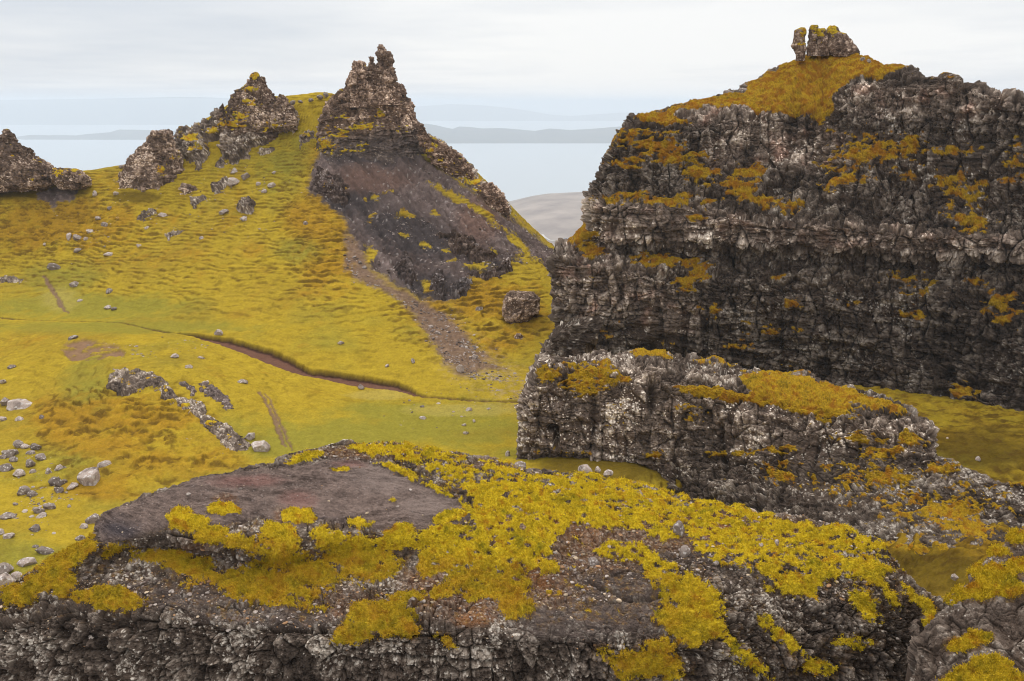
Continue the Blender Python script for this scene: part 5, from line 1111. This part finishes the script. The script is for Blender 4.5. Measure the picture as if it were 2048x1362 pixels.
for i, (x, y, w, h, lab) in enumerate(B2):
    if not w: continue
    pale = 1.6 if ('pale' in lab or 'white' in lab) else (0.8 if 'dark' in lab else 1.1)
    kw = {}
    if 'behind the' in lab and 'knoll crest' in lab or 'crest of the knoll' in lab: kw = dict(D=43.2, near=True, sink=0.1)
    if 'half hidden by the knoll' in lab: kw = dict(D=43.4, near=True, sink=0.1)
    boulder(x, y, w, h, lab, 300 + i, tone=pale, lich=0.65 if pale > 1.2 else 0.35, **kw)
B3 = [ # stones on the skyline and summit
 (1724,118,9,10,155.5,'small round stone on the skyline just right of the summit teeth'),
 (1738,121,10,8,155,'second small stone on the skyline right of the summit teeth'),
 (1812,136,12,12,148.5,'dark round stone on the skyline halfway down the cliff top'),
 (1828,143,11,9,147.5,'flatter stone beside the dark round one on the cliff top skyline'),
 (1486,180,18,12,165.5,'dark rounded boulder on the rising left skyline of the great cliff'),
 (1458,184,22,9,166,'low flat rock on the left skyline of the great cliff'),
 (1555,171,10,7,166.5,'small stone on the mossy slope below the summit teeth'),
 (1579,224,9,7,157,'small stone near the lower rim of the mossy summit slope'),
 (2036,192,12,10,135,'dark knob on the skyline at the right edge of the view'),
 (433,240,12,8,237,'dark boulder on the ridge skyline left of the moss-capped pinnacle'),
 (405,248,12,8,237,'leftmost dark boulder on the ridge skyline, above the rubble shelf'),
 (243,332,9,7,234,'small stone at the left foot of the square-topped crag, on the saddle skyline'),
 (640,192,12,8,236.5,'dark angular stone on the skyline close to the tall spire'),
 (652,187,10,9,236,'upright stone touching the left foot of the tall spire on the skyline'),
 (586,203,11,7,236.5,'stone on the skyline just right of the moss-capped pinnacle'),
 (622,198,10,6,236.5,'small stone on the skyline dip left of the tall spire'),
 (601,202,9,5,236.5,'low stone in the middle of the skyline dip')]
for i, (x, y, w, h, D, lab) in enumerate(B3): boulder(x, y, w, h, lab, 500 + i, D=D, tone=0.9, lich=0.35)
B4 = [ # stones lying on the knoll
 (1688,0,0,0,0,''),
 (1368,1098,24,30,36.9,'brown-grey angular stone on the mossy back of the knoll'),
 (1554,1082,10,12,37.2,'small white upright stone in the moss of the knoll, right of two'),
 (1522,1088,10,9,37.3,'small white stone in the moss of the knoll, left of two'),
 (1432,1124,14,9,36.0,'grey stone at the lower rim of the moss on the knoll back'),
 (1500,1020,34,12,40.4,'flat pale stone lying on the far crest of the knoll'),
 (1300,1000,26,9,40.6,'low pinkish stone sunk in moss on the knoll back'),
 (1356,1050,24,40,38.3,'tall brown slab lying along the mossy back of the knoll'),
 (1186,1120,26,26,36.5,'dark blocky stone above the smooth grey rock face of the knoll'),
 (1905,1200,14,16,25.6,'white stone on the gap edge between the knoll and the near rock shoulder'),
 (1908,1150,18,12,27.0,'pale stone on the slope of the near rock shoulder beside the moss cushion')]
for i, (x, y, w, h, D, lab) in enumerate(B4):
    if w: boulder(x, y, w, h, lab, 600 + i, D=D, tone=1.5 if ('white' in lab or 'pale' in lab) else 0.9, lich=0.5, near=True, sink=0.25, cat='stone', name='stone')

def scatter(name, P, size, tints, mat, seed, label, flat=0.6):
    """countless small broken stones as one object"""
    rng = np.random.default_rng(seed); V0, F0 = ico(1); protos = []
    for _ in range(14):
        nn = rng.normal(size=(9, 3)); nn /= np.linalg.norm(nn, axis=1)[:, None]; dt = V0 @ nn.T
        r = np.minimum(np.min(np.where(dt > 0.05, rng.uniform(0.55, 0.95, 9) / np.maximum(dt, 0.05), 9), axis=1), 1.2); protos.append(V0 * r[:, None])
    protos = np.array(protos); n = len(P); pr = protos[rng.integers(0, 14, n)]
    a = rng.uniform(0, 6.28, n); sc_ = size[:, None] * rng.uniform(0.6, 1.3, (n, 3)) * np.array([1, 1, flat])
    q = pr * sc_[:, None, :]; x = q[..., 0] * np.cos(a)[:, None] - q[..., 1] * np.sin(a)[:, None]; y = q[..., 0] * np.sin(a)[:, None] + q[..., 1] * np.cos(a)[:, None]
    V = np.stack([x, y, q[..., 2]], -1) + P[:, None, :]
    F = (F0[None] + np.arange(n)[:, None, None] * len(V0)).reshape(-1, 3)
    c = np.array(tints)[rng.integers(0, len(tints), n)] * rng.uniform(0.6, 1.35, n)[:, None]
    C = np.repeat(np.c_[c, np.ones(n)], len(V0), 0)
    o = make_mesh(name, V.reshape(-1, 3), F, mat, np.clip(C, 0, 0.85), False); o['kind'] = 'stuff'; o['label'] = label
STONE_T = [(0.26, 0.21, 0.18), (0.17, 0.13, 0.11), (0.36, 0.30, 0.26), (0.12, 0.085, 0.07)]
def pick(V, w, n, seed):
    rng = np.random.default_rng(seed); w = w.ravel() / w.sum(); return V.reshape(-1, 3)[rng.choice(len(w), n, p=w)]
def gravels():
    V, scr, scr2, rub, px, py, s34 = KEEP['ground']; rng = np.random.default_rng(9)
    area = V[..., 1] * 0 + 1.0; seen = (px > -80) & (px < 1200)
    cl = np.clip(fbm(V.astype(f32), 5, 3, 900) + 0.35, 0.02, 1) ** 2
    P = pick(V, (0.55 * scr + 1.0 * scr2 + 0.9 * rub + 0.3 * s34) * cl * seen, 2600, 1)
    scatter('scree_stones', P, 0.09 + 0.30 * rng.random(2600) ** 4, STONE_T, MAT_ROCK, 2, 'loose brown stones lying over the scree and the earth chute')
    near = blobs(px, py, [(310,380,130,60),(240,440,160,60),(480,380,160,90),(180,480,120,60),(500,440,160,50),(80,980,110,110),(900,820,160,50),(300,700,180,30),(430,880,70,40),(620,250,60,40)])
    P = pick(V, np.clip(near, 0, 1) ** 1.2 * cl * (scr < 0.3), 700, 3)
    scatter('loose_stones', P, 0.07 + 0.24 * rng.random(700) ** 4, STONE_T[:3], MAT_ROCK, 4, 'small grey stones half buried in the hillside turf')
    V, moss, px, py, m = KEEP['rock_knoll']; n_ = 5200
    reg = sstep(-0.2, 0.4, blobs(px, py, [(1080,1060,200,60),(1180,1110,150,60),(1280,1060,220,70),(1500,1080,260,70),(740,905,160,24),(1000,925,140,24),(920,1200,180,50),(700,1195,90,60),(420,1130,200,50),(300,1180,200,40),(1100,1180,160,40),(620,1230,240,30),(1700,1150,100,60),(1380,1150,80,60)]))
    w = (0.05 + reg) * (moss < 0.4) * (px > -60) * (px < 2100) * (py < 1300)
    P = pick(V, w, n_, 5)
    scatter('gravel', P, 0.018 + 0.085 * rng.random(n_) ** 5, STONE_T + [(0.30, 0.17, 0.09), (0.42, 0.32, 0.22)], MAT_ROCKN, 6, 'pale grit and litter lying between the moss cushions of the foreground knoll')
gravels()

# ------------------------------------------------------------------ a farm building and its track on the moor
def moor_hit(px, py):
    U = unproj(px, py, 1.0)
    for D in np.arange(1300, 4300, 6.0):
        x = U[0] * D; j = np.argmin(abs(_MY[:, 0] - D)); z = np.interp(x, _MX[j], _MZ[j])
        if U[2] * D < z: return np.array([x, D, z])
    return U * 4100
def farm():
    b = moor_hit(1136, 481); w, d, h = 30, 11, 4.5
    e = bpy.data.objects.new('farm_building', None); col.objects.link(e); e.location = b; e.rotation_euler = (0, 0, 0.5)
    tag(e, 'tiny long pale building with a grey-blue roof far off on the moor', 'building')
    mw = land_mat('whitewash', (0.72, 0.72, 0.70), (0.8, 0.8, 0.78), 0.5); mr = land_mat('slate', (0.22, 0.25, 0.32), (0.27, 0.30, 0.37), 0.5); mg = land_mat('dark_pane', (0.03, 0.03, 0.04), (0.05, 0.05, 0.06), 1)
    def mk(nm, V, F, m): return make_mesh(nm, V, F, m, None, False, e)
    x, y = w / 2, d / 2
    mk('wall', [(-x,-y,-2),(x,-y,-2),(x,y,-2),(-x,y,-2),(-x,-y,h),(x,-y,h),(x,y,h),(-x,y,h)], [(0,1,5,4),(1,2,6,5),(2,3,7,6),(3,0,4,7)], mw)
    x += .4; y += .5
    mk('roof', [(-x,-y,h),(x,-y,h),(x,0,h+4),(-x,0,h+4),(-x,y,h),(x,y,h)], [(0,1,2,3),(3,2,5,4)], mr)
    for k in (-9, 0, 9): mk('window', [(k-.6,-d/2-.03,.9),(k+.6,-d/2-.03,.9),(k+.6,-d/2-.03,2.1),(k-.6,-d/2-.03,2.1)], [(0,1,2,3)], mg)
    pts = [moor_hit(*p) for p in ((1066,467),(1085,470),(1090,476),(1100,482),(1118,485),(1150,480))]
    L = polyline(pts, 60); V = []
    for k in range(60):
        t = L[min(k + 1, 59)] - L[max(k - 1, 0)]; n = np.array([-t[1], t[0], 0]); n /= np.linalg.norm(n)
        V += [L[k] + n * 4 + (0, 0, 2.2), L[k] - n * 4 + (0, 0, 2.2)]
    o = make_mesh('road', V, [(2*k, 2*k+1, 2*k+3, 2*k+2) for k in range(59)], land_mat('gravel', (0.42, 0.40, 0.37), (0.5, 0.48, 0.45), 0.05)); o['kind'] = 'structure'
farm()

# ------------------------------------------------------------------ the air
def haze(density=0.00009):
    x0, x1, y0, y1, z0, z1 = -61000, 61000, -60, 61000, -620, 110
    V = [(x0,y0,z0),(x1,y0,z0),(x1,y1,z0),(x0,y1,z0),(x0,y0,z1),(x1,y0,z1),(x1,y1,z1),(x0,y1,z1)]
    F = [(0,3,2,1),(4,5,6,7),(0,1,5,4),(1,2,6,5),(2,3,7,6),(3,0,4,7)]
    m = bpy.data.materials.new('haze'); m.use_nodes = True; nt = m.node_tree; nt.nodes.clear()
    out = nt.nodes.new('ShaderNodeOutputMaterial'); v = nt.nodes.new('ShaderNodeVolumePrincipled')
    v.inputs['Color'].default_value = (0.77, 0.835, 0.90, 1); v.inputs['Density'].default_value = density; v.inputs['Anisotropy'].default_value = 0.1
    nt.links.new(v.outputs[0], out.inputs['Volume'])
    o = make_mesh('haze', V, F, m); o['kind'] = 'stuff'; tag(o, 'pale damp air over the sea and moor', None)
haze()
